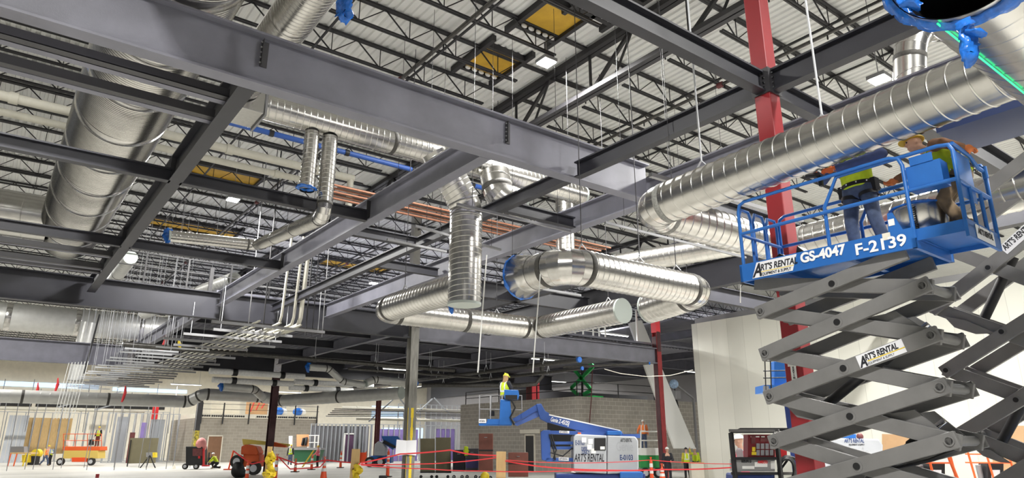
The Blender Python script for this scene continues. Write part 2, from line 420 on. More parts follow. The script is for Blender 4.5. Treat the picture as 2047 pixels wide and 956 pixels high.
for y, s in ((10.25, 'upper of two nearest the long beam'), (11.1, 'lower of two nearest the long beam'), (22.05, 'third from the long beam'), (23.9, 'fourth from the long beam'), (24.5, 'farthest from the long beam')):
    t = thing('steel_channel', 'dark double steel channel at left, ' + s, 'steel channel', (-7, y, H + .1), 'channels hung off the left beam')
    for k in (0, 1):
        c = MB(); yy = y + k * 0.17
        c.box((-2.4, yy, H + .11), (9.2, 0.15, 0.012)); c.box((-2.4, yy - .07, H + .17), (9.2, 0.01, 0.14)); c.box((-2.4, yy + .07, H + .13), (9.2, 0.01, 0.05))
        c.build('channel', ANGLE if k == 0 else STEEL, t)
A4 = beam((-8, 27.75, 6.66), (14.95, 27.75, 6.66), 1.03, 0.36, 'deep black girder at mid left carrying the guardrail', 0.04, m=STEEL_SHADE)
A4R = beam((15.45, 27.75, 6.58), (31.6, 27.75, 6.58), 0.92, 0.36, 'deep grey girder from the yellow striped column to the red column', 0.05)
A5 = beam((-20, 47.3, 6.45), (6.4, 47.3, 6.45), 1.24, 0.4, 'deep blue-grey girder low at the left edge', 0.05)
A5b = beam((6.75, 47.3, 6.45), (15.3, 47.3, 6.45), 1.24, 0.4, 'far dark girder left of the maroon column', 0.05, m=STEEL_SHADE)
beam((15.8, 47.3, 6.45), (40, 47.3, 6.45), 1.24, 0.4, 'far dark girder right of the maroon column', 0.05, m=STEEL_SHADE)
for x, l in ((6.57, 'grey beam with bolt plates running away below the black girder'), (10.88, 'dark beam above the conduit racks'), (15.5, 'grey lower beam left of the yellow striped column'), (20.3, 'grey lower beam right of the yellow striped column'), (25.1, 'second grey lower beam right of the striped column'), (29.8, 'farthest right grey lower beam under the mezzanine')):
    b = beam((x, 27.95, H), (x, 47.1, H), 0.56, 0.25, l)
    if x < 8:
        for y in (30, 32.5, 35, 38, 41, 44):
            plate(b, (x - .02, y, H + .3), (0.03, 0.18, 0.24))
for i, y in enumerate((32.6, 37.4, 42.2)):
    for x in (6.7, 11.0, 15.63, 20.43, 25.23):
        w2 = 4.05 if x < 8 else 4.4
        beam((x, y, H + .1), (x + w2 - .05, y, H + .1), 0.4, 0.17, 'dark infill beam under the mezzanine deck', m=STEEL_SHADE, group='mezzanine infill beams')
m = MB(); xs = 6.6; prof = []
while xs < 36: prof += [(xs, 0), (xs + 0.12, 0), (xs + 0.16, 0.06), (xs + 0.26, 0.06)]; xs += 0.30
n = len(prof); m.add([V((x, 28.3, 7.72 + z)) for x, z in prof] + [V((x, 60, 7.72 + z)) for x, z in prof], [(i, i + n, i + n + 1, i + 1) for i in range(n - 1)])
m.box((21.3, 44.15, 7.86), (29.4, 31.7, 0.12)); m.v = m.v
struct('ceiling_mezzanine', m, STEEL)

def hcol(x, y, z0, z1, d, wd, label, mt, name='steel_column', tf=0.03):
    o = section((x - 0 , y - d / 2, z0), (x, y - d / 2, z1), d, wd, 0.03, tf, up=V((0, 1, 0))).build(name, mt, None, loc=(x, y, z0))
    return tag(o, label, 'column')
# red box column beside the lift
def boxcol(x, y, z0, z1, s, label, mt, s2=None):
    o = MB().box((x, y, (z0 + z1) / 2), (s, s2 or s, z1 - z0)).build('steel_column', mt, None, loc=(x, y, z0), bevel=0.012)
    return tag(o, label, 'column')
RC = boxcol(8.6, 5.06, 0, ROOF - 0.1, 0.26, 'tall red box column standing behind the blue scissor lift', REDP)
m = MB()
m.box((8.6, 5.06, H + 0.17), (0.31, 0.31, 0.4)); j = m.build('joint_band', ANGLE, RC)
b = MB()
for s in (-1, 1):
    for k in range(4):
        for u in (-.07, .07):
            b.tube((8.6 + u, 4.905, H + .05 + k * .08), (8.6 + u, 4.88, H + .05 + k * .08), 0.014, n=6); b.tube((8.445, 5.06 + u, H + .05 + k * .08), (8.42, 5.06 + u, H + .05 + k * .08), 0.014, n=6)
b.build('bolts', STRUT, j)
# yellow striped column: grey mill steel, pale upper length above the girder
C1 = hcol(15.2, 27.75, 0, 7.75, 0.4, 0.4, 'grey steel column with yellow stripes at mid photo', mat('mill_steel', S(122, 120, 114), 0.5, 0.0, 0.3, 3, stretch=(4, 4, .6)))
for dx, dz, ww in ((-.2, 0, .07), (.0, 0, .12)):
    st = MB()
    for k in range(8):
        z0, z1 = 0.2 + k * 0.42, 0.2 + (k + 1) * 0.42
        ws = ww * (0.75 + 0.35 * (k % 2))
        st.add([(15.2 - 0.2 - .204 + .2 + dx * 0 - 0, 27.75 + .0, z0)] if False else [], [])
        if dx == 0: st.box((15.2 + 0.0, 27.75 - .203, (z0 + z1) / 2), (ws, 0.006, z1 - z0 + .002))
        else: st.box((15.2 - .203, 27.75 - .2 + .014, (z0 + z1) / 2), (0.006, 0.03, z1 - z0))
    st.build('yellow_stripe', YEL, C1)
tag(MB().box((15.2, 27.9, 10.2), (0.36, 0.36, 5.0)).build('roof_post', mat('pale_primer', S(170, 168, 164), 0.6, 0, 0.1, 3), None, loc=(15.2, 27.9, 7.7)), 'pale grey post rising to the roof behind the vertical riser duct', 'column')
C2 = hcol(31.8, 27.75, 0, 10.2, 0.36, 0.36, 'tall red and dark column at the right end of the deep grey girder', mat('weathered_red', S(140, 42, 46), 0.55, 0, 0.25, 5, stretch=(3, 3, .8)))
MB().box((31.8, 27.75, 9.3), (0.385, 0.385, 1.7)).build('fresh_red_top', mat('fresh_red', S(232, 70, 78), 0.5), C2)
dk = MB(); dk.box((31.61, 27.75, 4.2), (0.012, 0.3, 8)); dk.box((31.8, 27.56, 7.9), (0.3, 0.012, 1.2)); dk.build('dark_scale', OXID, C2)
C3 = hcol(15.55, 47.4, 0, 6.45, 0.42, 0.42, 'dark maroon column beside the orange boom machine', OXID)
C4 = hcol(29.0, 59, 0, 6.9, 0.36, 0.36, 'maroon column in front of the purple boards', DRED)
C5 = hcol(17.2, 74.8, 0, 6.6, 0.46, 0.46, 'black column with yellow paint by the left block building', JOIST)
MB().box((17.2, 74.8, 1.6), (0.48, 0.48, 3.1)).build('yellow_black_guard', mat('worn_yellow_black', S(150, 136, 44), 0.7, 0, 0.75, 5), C5)
c = at(305, 860, y=86)
boxcol(c.x, 86, 2.9, 7.0, 0.55, 'bright red column behind the far left steel studs', BRED)
c = at(570, 573, y=62)
boxcol(c.x, 62, 8.0, ROOF, 0.6, 'bright red post beside the three white conduits', BRED)

# guardrail on the black girder
t = thing('cable_guardrail', 'black guardrail posts and rails standing on the black girder', 'guardrail', (3, 27.75, 7.69))
for px in (287, 374, 461, 540):
    c = at(px, 560, y=27.75); MB().box((c.x, 27.75, 8.28), (0.06, 0.06, 1.2)).build('post', JOIST, t)
for z in (8.35, 8.86): MB().bar((2.6, 27.75, z), (8.6, 27.75, z), 0.035, 0.035).build('rail', JOIST, t)
MB().box((6.2, 27.7, 8.15), (0.14, 0.1, 0.95)).build('brace_post', JOIST, t)
t = thing('white_guardrail', 'white guardrail with a ladder on top of the deep grey girder', 'guardrail', (26, 28.2, 7.5))
for k, px in enumerate((1150, 1166, 1186, 1198, 1210)):
    c = at(px, 672, y=29.0); MB().box((c.x, 29.0, 8.1), (0.07, 0.07, 1.25)).build('post', WHITE, t)
for z in (7.9, 8.3, 8.7): MB().bar((24.6, 29, z), (28.6, 29, z), 0.05, 0.05).build('rail', WHITE, t)
MB().bar((31.5, 29.0, 7.5), (31.5, 29.0, 10.0), 0.09, 0.09).bar((31.4, 29, 7.8), (30.6, 29, 7.5), .07, .07).build('brace_post', WHITE, t)
# ------------------------------------------------------------------ ductwork
def ring_at(o, d, a, b, r, n, tilt=0.0):
    return [o + (a * cos(t) + b * sin(t)) * r + d * (tilt * cos(t)) for t in (2 * pi * k / n for k in range(n))]
def spiral(m, p, q, r, pitch, n=40, a=None, b=None, rib=0.007):
    p, q = V(p), V(q); L = (q - p).length; d, fa, fb = frame(q - p)
    a = a or fa; b = b or fb; k = max(1, int(L / pitch)); wr = max(.011, rib * 1.1); last = ring_at(p, d, a, b, r, n)
    for i in range(1, k):                            # plain strip, then a raised lock seam
        s = L * i / k; t = pitch * 0.35
        e0, e1 = ring_at(p + d * (s - wr), d, a, b, r, n, t), ring_at(p + d * (s + wr), d, a, b, r, n, t)
        m.loft([last, e0], False); m.loft([e0, ring_at(p + d * s, d, a, b, r + rib, n, t), e1], False); last = e1
    m.loft([last, ring_at(q, d, a, b, r, n)], False); return m
def duct(label, pts, r, pitch=0.12, bend=1.3, gores=4, name='round_duct', n=40, band=SEAL, ends=('cap', 'cap'), rib=0.010, section_len=3.0, group=None, dm=None):
    M1, M2 = (dm, dm) if dm else (DUCT, DUCT2)
    pts = [V(p) for p in pts]
    t = thing(name, label, 'duct', pts[0], group)
    cuts = [(pts[0], pts[0])]
    for i in range(1, len(pts) - 1):
        u = (pts[i - 1] - pts[i]).normalized(); w2 = (pts[i + 1] - pts[i]).normalized()
        ang = pi - u.angle(w2); tl = bend * r * math.tan(ang / 2) + 0.05
        A = pts[i] + u * tl; B = pts[i] + w2 * tl; cuts.append((A, B))
        g = max(2, int(round(gores * ang / (pi / 2))) + 1); path = [A]
        for k in range(g + 1):                      # mitred gores round the bend
            s = (k + 0.0) / g
            q = A * (1 - s) ** 2 + pts[i] * (2 * s * (1 - s)) + B * s ** 2
            if 0 < k < g: path.append(q)
        path.append(B)
        m = MB(); d0 = -u; _, a, b = frame(d0); rings = []
        for k in range(len(path)):
            tt = (path[min(k + 1, len(path) - 1)] - path[max(k - 1, 0)]).normalized()
            if k == 0: tt = -u
            if k == len(path) - 1: tt = w2
            rt = d0.rotation_difference(tt); a = rt @ a; b = rt @ b; d0 = tt
            rings.append(ring_at(path[k], tt, a, b, r * 1.004, n))
        for k in range(len(rings) - 1):
            m.loft([rings[k], rings[k + 1]], False)
            c = sum(rings[k], V()) / n
            lip = [c + (p - c) * 1.012 for p in rings[k]]; dd = (sum(rings[k + 1], V()) / n - c).normalized() * 0.008
            m.loft([[p - dd for p in lip], [p + dd for p in lip]], True, False)
        m.build('elbow', M2, t)
        for c, dd in ((A, -u), (B, w2)):
            d_, aa, bb = frame(dd); w_ = 0.05 * r / 0.3
            bm = MB(); bm.loft([ring_at(c - dd * w_, dd, aa, bb, r * 1.01, n), ring_at(c - dd * w_ * .9, dd, aa, bb, r * 1.022, n), ring_at(c + dd * w_ * .9, dd, aa, bb, r * 1.022, n), ring_at(c + dd * w_, dd, aa, bb, r * 1.01, n)], False)
            bm.build('joint_band', band, t)
    cuts.append((pts[-1], pts[-1]))
    for i in range(len(cuts) - 1):
        p, q = cuts[i][1], cuts[i + 1][0]; L = (q - p).length
        if L < 0.03: continue
        k = max(1, int(L / section_len)); d = (q - p) / k
        for j in range(k):
            m = MB(); spiral(m, p + d * j, p + d * (j + 1), r, pitch, n, rib=rib); m.build('duct_section', M1, t)
            if j:
                dd, aa, bb = frame(d); c = p + d * j; bm = MB(); w_ = 0.055 * r / 0.3
                bm.loft([ring_at(c - dd * w_, dd, aa, bb, r * 1.01, n), ring_at(c - dd * w_ * .9, dd, aa, bb, r * 1.022, n), ring_at(c + dd * w_ * .9, dd, aa, bb, r * 1.022, n), ring_at(c + dd * w_, dd, aa, bb, r * 1.01, n)], False)
                bm.build('joint_band', band, t)
    for e, p, d in ((ends[0], pts[0], pts[0] - pts[1]), (ends[1], pts[-1], pts[-1] - pts[-2])):
        dd, aa, bb = frame(d)
        if e == 'cap':
            m = MB(); m.loft([ring_at(p - dd * .04, dd, aa, bb, r * 1.015, n), ring_at(p + dd * 0.012, dd, aa, bb, r * 1.015, n)], True, False); m.build('end_cap', CAPM, t)
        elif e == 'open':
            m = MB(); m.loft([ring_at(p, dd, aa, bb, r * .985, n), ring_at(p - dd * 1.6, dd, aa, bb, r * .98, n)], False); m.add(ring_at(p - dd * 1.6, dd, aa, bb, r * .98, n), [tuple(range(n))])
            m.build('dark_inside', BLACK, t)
    return t
def film(name, parent, pts, wds, thick=0.01, seed=1, m=BFILM, n=14):
    """crumpled plastic: a folded, uneven sleeve along a line"""
    rnd = random.Random(seed); mb = MB(); rings = []; pts = [V(p) for p in pts]
    fine = []; fw = []
    for i in range(len(pts) - 1):
        for k in range(4):
            s = k / 4; fine.append(pts[i].lerp(pts[i + 1], s)); fw.append(wds[i] * (1 - s) + wds[i + 1] * s)
    fine.append(pts[-1]); fw.append(wds[-1])
    for i, p in enumerate(fine):
        t = fine[min(i + 1, len(fine) - 1)] - fine[max(i - 1, 0)]; d, a, b = frame(t, V((0.3, 0.2, 0.9)))
        rings.append([p + (a * cos(u) * fw[i] + b * sin(u) * fw[i] * 0.45) * rnd.uniform(0.62, 1.15) + d * rnd.uniform(-.3, .3) * fw[i] for u in (2 * pi * k / n for k in range(n))])
    mb.loft(rings, True); return mb.build(name, m, parent)
def hanger(label, top, z0, group='duct hanger rods', eye=True, r=0.009):
    t = thing('hanger_rod', label, 'hanger rod', (top[0], top[1], z0), group)
    MB().tube((top[0], top[1], z0 + .12), (top[0], top[1], top[2]), r, n=6).build('rod', LGREY if r > .01 else ANGLE, t)
    if eye: MB().bar((top[0], top[1] - .12, z0), (top[0], top[1], z0 + .14), 0.03, 0.006).bar((top[0], top[1] + .12, z0), (top[0], top[1], z0 + .14), 0.03, 0.006).build('strap', LGREY, t)

# largest duct, upper left
D1 = duct('largest spiral duct, rising through the upper left behind dark beams', [(1.28, 3.5, 8.94), (1.28, 26.9, 8.94)], 0.88, pitch=0.075, n=56, band=DUCT2, rib=0.018, section_len=1.9)
B_ = duct('side duct leaving the largest duct towards the left edge', [(0.6, 25.3, 8.9), (-6, 25.3, 8.9)], 0.72, pitch=0.5, n=44, ends=('', 'cap'), rib=0.012)
D2 = duct('spiral duct at the top edge of the photo with blue film hanging beside it', [(3.03, 2.0, 9.0), (3.03, 12.9, 9.0)], 0.36, pitch=0.10, n=44, ends=('', ''), section_len=2.2, band=DUCT2)
c = at(683, 14, y=8.0)
t = thing('blue_film', 'crumpled blue film hanging at the top edge right of the spiral duct', 'plastic film', c)
film('film', t, [c + V((0, 0, .5)), c + V((0.02, 0, .1)), c + V((.05, 0, -.12)), c + V((.0, 0, -.2))], [.08, .13, .16, .05], seed=5)
MB().tube(c + V((0, 0, .4)), (c.x, c.y, ROOF - .02), .008, n=5).build('cord', LGREY, t)
# plenum box and the run to the right from it
t = thing('duct_plenum', 'square sheet metal box at the left end of the run under the long beam', 'duct', (3.1, 13.4, 8.5))
MB().box((3.12, 13.4, 8.85), (0.75, 0.85, 0.72)).build('box', DUCT2, t, bevel=0.01)
MB().box((3.52, 13.4, 8.85), (0.04, 0.95, 0.82)).build('flange', STRUT, t)
D3 = duct('spiral duct with two drops below it, behind the long grey beam', [(3.55, 13.4, 8.85), (12.6, 13.4, 8.85)], 0.27, pitch=0.14, n=40, ends=('', 'cap'), section_len=2.3)
for i, (x, zb, lab) in enumerate(((4.66, 7.22, 'left of two short vertical ducts, its foot wrapped in blue film'), (5.07, 6.98, ''))):
    if i == 0:
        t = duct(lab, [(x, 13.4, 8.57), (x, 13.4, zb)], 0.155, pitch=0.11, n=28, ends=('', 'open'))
        film('blue_wrap', t, [(x - .17, 13.3, zb + .06), (x, 13.2, zb + .03), (x + .17, 13.35, zb + .06), (x + .05, 13.58, zb + .06), (x - .17, 13.5, zb + .06), (x - .17, 13.3, zb + .06)], [.05, .06, .05, .05, .06, .05], seed=9)
    else:
        duct('right of two short vertical ducts, turning along the beam to the left', [(x, 13.4, 8.57), (x, 13.4, 6.72), (5.78, 20.55, 7.85), (3.35, 20.62, 7.72)], 0.165, pitch=0.10, n=28, ends=('', 'cap'), section_len=1.7)
        c = V((3.35, 20.62, 7.72)); film('blue_wrap', COL.objects[-1] if False else bpy.data.objects['round_duct.' + '%03d' % 5] if 'round_duct.005' in bpy.data.objects else D3, [c + V((0, 0, .2)), c + V((-.05, 0, 0)), c + V((0, 0, -.2))], [.1, .16, .1], seed=4)
duct('short gored elbow hanging behind the top of the vertical riser duct', [(9.3, 13.1, 8.65), (9.35, 12.95, 7.95), (9.95, 12.6, 7.75)], 0.38, pitch=0.2, n=40, ends=('', 'cap'), bend=1.0)
# riser with its side branch, lower run and capped end
t = duct('vertical spiral riser duct at mid photo with a capped foot', [(6.82, 11.75, 8.12), (7.6, 11.75, 7.0), (7.6, 11.75, 4.86)], 0.345, pitch=0.11, n=48, bend=1.2, gores=4, ends=('', 'cap'), section_len=1.5, band=DUCT2)
D5 = duct('duct branching off the riser foot, turning right and ending in a pale cap', [(7.6, 11.85, 5.27), (7.52, 15.35, 5.27), (12.25, 15.2, 5.25), (12.25, 11.7, 5.25)], 0.31, pitch=0.13, n=44, bend=1.15, gores=4, ends=('', 'cap'), section_len=1.75)
c = V((7.55, 12.2, 4.9)); film('blue_scrap', D5, [c, c + V((0.02, 0, -.1)), c + V((.04, 0, -.17))], [.06, .06, .02], seed=3)
# open ended run with the long U turn
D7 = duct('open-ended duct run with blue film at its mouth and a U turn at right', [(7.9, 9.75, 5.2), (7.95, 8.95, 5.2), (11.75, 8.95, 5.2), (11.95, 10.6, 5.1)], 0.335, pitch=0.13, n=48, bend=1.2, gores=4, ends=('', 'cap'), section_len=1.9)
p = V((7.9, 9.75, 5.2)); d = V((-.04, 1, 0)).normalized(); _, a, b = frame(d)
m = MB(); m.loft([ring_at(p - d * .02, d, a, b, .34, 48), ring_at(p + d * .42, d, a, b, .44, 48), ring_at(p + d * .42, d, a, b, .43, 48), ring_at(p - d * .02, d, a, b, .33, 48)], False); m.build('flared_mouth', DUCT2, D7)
ringp = [p + d * .42 + (a * cos(u) + b * sin(u)) * .44 for u in (2 * pi * k / 12 for k in range(13))]
film('blue_film_rim', D7, ringp, [.03, .05, .035, .03, .04, .03, .05, .04, .06, .04, .03, .05, .03], seed=6)
# big duct over the lift
D6 = duct('big shiny spiral duct slanting above the blue scissor lift', [(7.2, 1.62, 5.52), (7.2, 6.3, 5.36), (10.64, 6.25, 5.38), (10.64, 1.8, 5.41)], 0.285, pitch=0.17, n=56, bend=1.15, gores=4, ends=('', 'cap'), section_len=2.45, band=GSEAL)
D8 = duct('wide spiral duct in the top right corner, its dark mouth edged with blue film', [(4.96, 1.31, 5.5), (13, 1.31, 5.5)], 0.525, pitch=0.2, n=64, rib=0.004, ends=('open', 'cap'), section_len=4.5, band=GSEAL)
c = V((5.07, 1.31, 5.5))
rp = [c + V((-.01, cos(u) * .54, sin(u) * .54)) for u in (pi * (0.75 + 1.5 * k / 14) for k in range(15))]
film('blue_film_rim', D8, rp, [.05, .05, .06, .06, .08, .09, .07, .05, .05, .06, .06, .08, .08, .07, .06], seed=8)
film('blue_film_tail', D8, [at(px, py, x=xx) for px, py, xx in ((1925, 42, 4.96), (1934, 62, 4.9), (1938, 90, 4.88), (1940, 115, 4.88), (1934, 136, 4.9))], [.05, .07, .065, .055, .02], seed=11)
film('blue_film_tail', D8, [at(px, py, x=xx) for px, py, xx in ((1935, 66, 4.88), (1955, 66, 4.86), (1972, 70, 4.88))], [.04, .05, .015], seed=15)
film('blue_film_flap', D8, [at(px, py, x=xx) for px, py, xx in ((1798, 12, 4.95), (1816, 6, 4.95), (1840, 16, 5.0))], [.02, .05, .04], seed=16)
la = at(1942, 27, y=1.45 + .2); lb = at(2060, 118, y=1.45 + .2)
f = lambda x: V((x, 1.31 + .538 * cos(RAD(62)), 5.5 - .538 * sin(RAD(62))))
tag(MB().tube(f(5.0), f(8.5), 0.008, n=6).build('level_beam', LASER), 'bright green laser line along the belly of the top right duct', 'laser line')
for px, py, y0, zt, lab in ((1404, 322, 5.3, 5.66, 'beside the elbow of the big duct'), (1645, 222, 3.58, 5.66, 'over the middle of the big duct')):
    hanger('pale hanger cord with a strap ' + lab, (7.2, y0, ROOF - .7), zt, r=0.014)
hanger('pale hanger rod between the red column and the top right duct', (8.62, 2.62, ROOF - .7), 7.5, eye=False, r=.014)
for x, y, z, lab in ((8.35, 8.95, 5.55, 'over the first elbow of the open-ended duct'), (9.9, 8.95, 5.55, 'over the middle of the open-ended duct'), (11.0, 8.95, 5.55, 'near the U turn of the open-ended duct'), (7.5, 14.2, 5.6, 'at the branch left of the riser'), (10.9, 15.2, 5.55, 'over the lower run right of the riser'), (12.25, 12.2, 5.55, 'by the pale capped end')):
    hanger('pale hanger rod ' + lab, (x, y, ROOF - .7), z - .02)
# farther runs
duct('dull vertical duct behind the end of the long grey beam, turning right', [(14.3, 16.1, 10.6), (14.3, 16.1, 7.4), (13.6, 13.4, 6.95), (15.6, 9.5, 7.2)], 0.3, pitch=0.16, n=32, gores=4, ends=('', 'cap'), bend=1.2)
duct('dull curved duct behind the glaring lamp at upper right', [(11.5, 4.2, 7.7), (11.5, 4.0, 8.95), (14.2, 2.9, 9.3)], 0.25, pitch=0.3, n=32, gores=6, ends=('', 'cap'), bend=2.6)
duct('very large pale duct far away under the roof at left', [(-12, 58.2, 10.4), (12.5, 58.2, 10.4)], 0.95, pitch=0.3, n=40, ends=('cap', 'cap'), section_len=4.0, band=DUCT2, dm=DUCTF)
duct('vertical duct dropping from the far large duct at left', [(4.95, 57.2, 10.3), (4.75, 57.2, 6.2)], 0.5, pitch=0.3, n=28, ends=('', ''), dm=DUCTF)
duct('pale duct with a round grey end disc behind the black guardrail', [(3.37, 27.9, 8.65), (3.45, 34, 8.6)], 0.24, pitch=0.3, n=28, dm=DUCTF)
duct('pale duct climbing behind the black girder at mid left', [(7.3, 28.6, 8.5), (5.6, 38, 8.3)], 0.3, pitch=0.25, n=28, ends=('', ''), dm=DUCTF)
t = duct('long grey duct under the far steel at lower left, bending towards mid photo', [(-12, 52, 4.75), (11.2, 52, 4.75), (11.9, 51.2, 5.25), (15.8, 51.0, 5.2), (16.8, 49.5, 4.9), (21.5, 40.5, 5.15)], 0.4, pitch=0.5, n=28, gores=4, ends=('cap', 'cap'), bend=1.2, section_len=4, dm=DUCTF)
duct('S shaped grey branch duct with a blue end below the mezzanine', [(15.0, 40, 6.35), (16.2, 40, 6.35), (17.2, 40, 5.62), (18.6, 40, 5.5)], 0.2, pitch=0.4, n=24, ends=('cap', 'cap'), dm=DUCTF)
E0 = bpy.data.objects
p = V((14.98, 40, 6.35)); t = thing('blue_end_wrap', 'dark blue film over the left end of the S shaped duct', 'plastic film', p); film('film', t, [p + V((0, 0, .25)), p + V((-.05, 0, 0)), p + V((0, 0, -.3))], [.12, .2, .08], seed=21)
duct('short pale duct with a blue film end right of the S shaped duct', [(18.7, 40, 5.6), (19.3, 40, 5.85), (22.2, 40, 5.75)], 0.24, pitch=0.4, n=24, ends=('cap', 'cap'), dm=DUCTF)
p = V((22.2, 40, 5.75)); t = thing('blue_end_wrap', 'blue film over the right end of the short pale duct', 'plastic film', p); film('film', t, [p + V((0, 0, .3)), p + V((.06, 0, 0)), p + V((0, 0, -.3))], [.08, .2, .08], seed=22)
duct('pale duct with a blue end beside the maroon column', [(12.2, 47.6, 5.55), (14.3, 47.9, 5.5), (15.2, 48.6, 5.0)], 0.26, pitch=0.4, n=24, ends=('cap', 'cap'), dm=DUCTF)
p = V((12.15, 47.6, 5.55)); t = thing('blue_end_wrap', 'blue film over the duct end left of the maroon column', 'plastic film', p); film('film', t, [p + V((0, 0, .3)), p + V((-.06, 0, 0)), p + V((0, 0, -.3))], [.08, .26, .08], seed=23)
# ------------------------------------------------------------------ people
def person(label, loc, rz, pose=None, s=1.0, top=DARKC, legs=JEANS, vest=None, hat=None, glove=None, hood=None, vox=0.02, face=False, boots=TAN, hair=None, stripes=True, harness=False, group=None):
    J = dict(pel=(0, 0, .93), wai=(0, 0, 1.08), che=(0, .01, 1.28), nek=(0, 0, 1.47), hed=(0, .035, 1.63), look=(0, 1, 0),
             hl=(-.095, 0, .92), hr=(.095, 0, .92), kl=(-.11, .03, .5), kr=(.11, .03, .5), al=(-.12, -.02, .09), ar=(.12, -.02, .09),
             sl=(-.19, 0, 1.41), sr=(.19, 0, 1.41), el=(-.25, -.02, 1.13), er=(.25, -.02, 1.13), wl=(-.26, .1, .90), wr=(.26, .1, .90),
             fl=(0, .4, -1), fr=(0, .4, -1), tl=None, tr=None)
    J.update(pose or {})
    R = Matrix.Rotation(rz, 3, 'Z'); loc = V(loc)
    W = lambda p: loc + R @ (V(p) * s)
    t = thing('person', label, 'person', loc, group)
    P = {k: W(v) for k, v in J.items() if v is not None and k not in ('look', 'fl', 'fr')}
    dv = lambda v: (R @ V(v)).normalized()
    look = dv(J['look']); hup = (P['hed'] - P['nek']).normalized(); hup = (hup - look * hup.dot(look)).normalized() if abs(hup.dot(look)) < .95 else V((0, 0, 1))
    hx = look.cross(hup).normalized(); HR = Matrix((hx, look, hup)).transposed()
    def torso(mb, k, zs=None, inflate=0.0):
        sp = [P['pel'] - (P['wai'] - P['pel']) * .45, P['pel'], P['wai'], P['che'], P['che'].lerp(P['nek'], .55), P['nek'] - (P['nek'] - P['che']) * .06]
        dim = [(.155, .11), (.165, .12), (.15, .11), (.18, .128), (.185, .115), (.085, .075)]
        sx = (P['sr'] - P['sl']).normalized(); px_ = (P['hr'] - P['hl']).normalized(); rings = []
        for i, c in enumerate(sp):
            d = (sp[min(i + 1, 5)] - sp[max(i - 1, 0)]).normalized(); ax = px_.lerp(sx, min(1, i / 3)); ax = (ax - d * ax.dot(d)).normalized(); ay = d.cross(ax)
            rings.append([c + ax * (cos(u) * (dim[i][0] * s * k + inflate)) + ay * (sin(u) * (dim[i][1] * s * k + inflate)) for u in (2 * pi * j / 20 for j in range(20))])
        if zs:                                             # a slice between two stations
            a, b = zs; f = lambda q: [rings[int(q)][j].lerp(rings[min(int(q) + 1, 5)][j], q - int(q)) for j in range(20)]
            rings = [f(a), f((a + b) / 2), f(b)]
        mb.loft(rings, True); return mb
    def limb(mb, a, b, c, r0, r1, r2, e=0):
        mb.tube(a, b, (r0 + e) * s, (r1 + e) * s, 14); mb.tube(b, c, (r1 + e) * s, (r2 + e) * s, 14); mb.ball(a, (r0 + e) * s); mb.ball(b, (r1 + e) * s * 1.02); mb.ball(c, (r2 + e) * s)
    def hand(mb, w, d, side, e=0.0):
        d = dv(d); ar = (w - (P['el'] if side < 0 else P['er'])).normalized()
        _, a, b = frame(d, ar.cross(dv((0, 1, .2))) if ar.cross(dv((0, 1, .2))).length > .2 else V((0, 0, 1)))
        pc = w + d * .055 * s; mb.bar(w, w + d * .095 * s, (.078 + e) * s, (.03 + e) * s, b); mb.ball(pc, ((.04 + e) * s,) * 3)
        for k, ln in enumerate((.066, .078, .073, .058)):
            o = w + d * .088 * s + a * ((k - 1.5) * .021 * s); m1 = o + d * ln * .5 * s - b * .008 * s; m2 = o + d * ln * .85 * s - b * .035 * s
            mb.path([o - d * .02 * s, m1, m2], (.0095 + e * .5) * s, 7)
        o = w + d * .03 * s - a * (.036 * s * side); mb.path([o, o - a * (.03 * s * side) + d * .03 * s - b * .012 * s, o - a * (.034 * s * side) + d * .062 * s - b * .024 * s], (.011 + e * .5) * s, 7)
    b = MB()
    b.ball(P['hed'] + hup * .02 * s, (.076 * s, .096 * s, .108 * s), HR); b.ball(P['hed'] - hup * .055 * s + look * .028 * s, (.056 * s, .066 * s, .062 * s), HR)
    b.tube(P['hed'] + look * .085 * s + hup * .015 * s, P['hed'] + look * .112 * s - hup * .018 * s, .009 * s, .016 * s, 8)
    b.ball(P['hed'] + look * .088 * s - hup * .062 * s, (.024 * s, .012 * s, .009 * s), HR)
    for q in (-1, 1): b.ball(P['hed'] + hx * q * .077 * s - hup * .005 * s, (.014 * s, .022 * s, .034 * s), HR)
    b.tube(P['nek'] - hup * .06 * s, P['hed'] - hup * .03 * s, .062 * s, .056 * s, 12)
    torso(b, .9)
    for sd, q in ((-1, 'l'), (1, 'r')):
        limb(b, P['s' + q], P['e' + q], P['w' + q], .05, .042, .03); hand(b, P['w' + q], J['f' + q], sd)
        limb(b, P['h' + q], P['k' + q], P['a' + q], .08, .055, .042)
    b.build('body', SKIN, t, remesh=vox * s * .75, smooth_it=2)
    if face:
        m = MB()
        for q in (-1, 1): m.ball(P['hed'] + look * .088 * s + hx * q * .032 * s + hup * .022 * s, .011 * s, n=8, m=6)
        m.build('eyes', DARKC, t)
    j = MB()
    for q in 'lr':
        limb(j, P['h' + q], P['k' + q], P['a' + q], .098, .074, .062, .006)
    j.ball(P['pel'] - V((0, 0, .03 * s)), (.172 * s, .128 * s, .13 * s), R); torso(j, 1.02, (0, 1.6))
    j.build('trousers', legs, t, remesh=vox * s, smooth_it=3)
    k = MB(); torso(k, 1.06, (0.7, 5))
    for q in 'lr': limb(k, P['s' + q], P['e' + q], P['w' + q].lerp(P['e' + q], .06), .074, .06, .046, .006)
    k.build('jacket', top, t, remesh=vox * s, smooth_it=3)
    if hood:
        h = MB(); h.ball(P['hed'] + hup * .015 * s - look * .02 * s, (.1 * s, .108 * s, .125 * s), HR); h.tube(P['nek'] - hup * .06 * s, P['hed'] - look * .02 * s, .1 * s, .09 * s); h.build('hood', hood, t, remesh=vox * s, smooth_it=2)
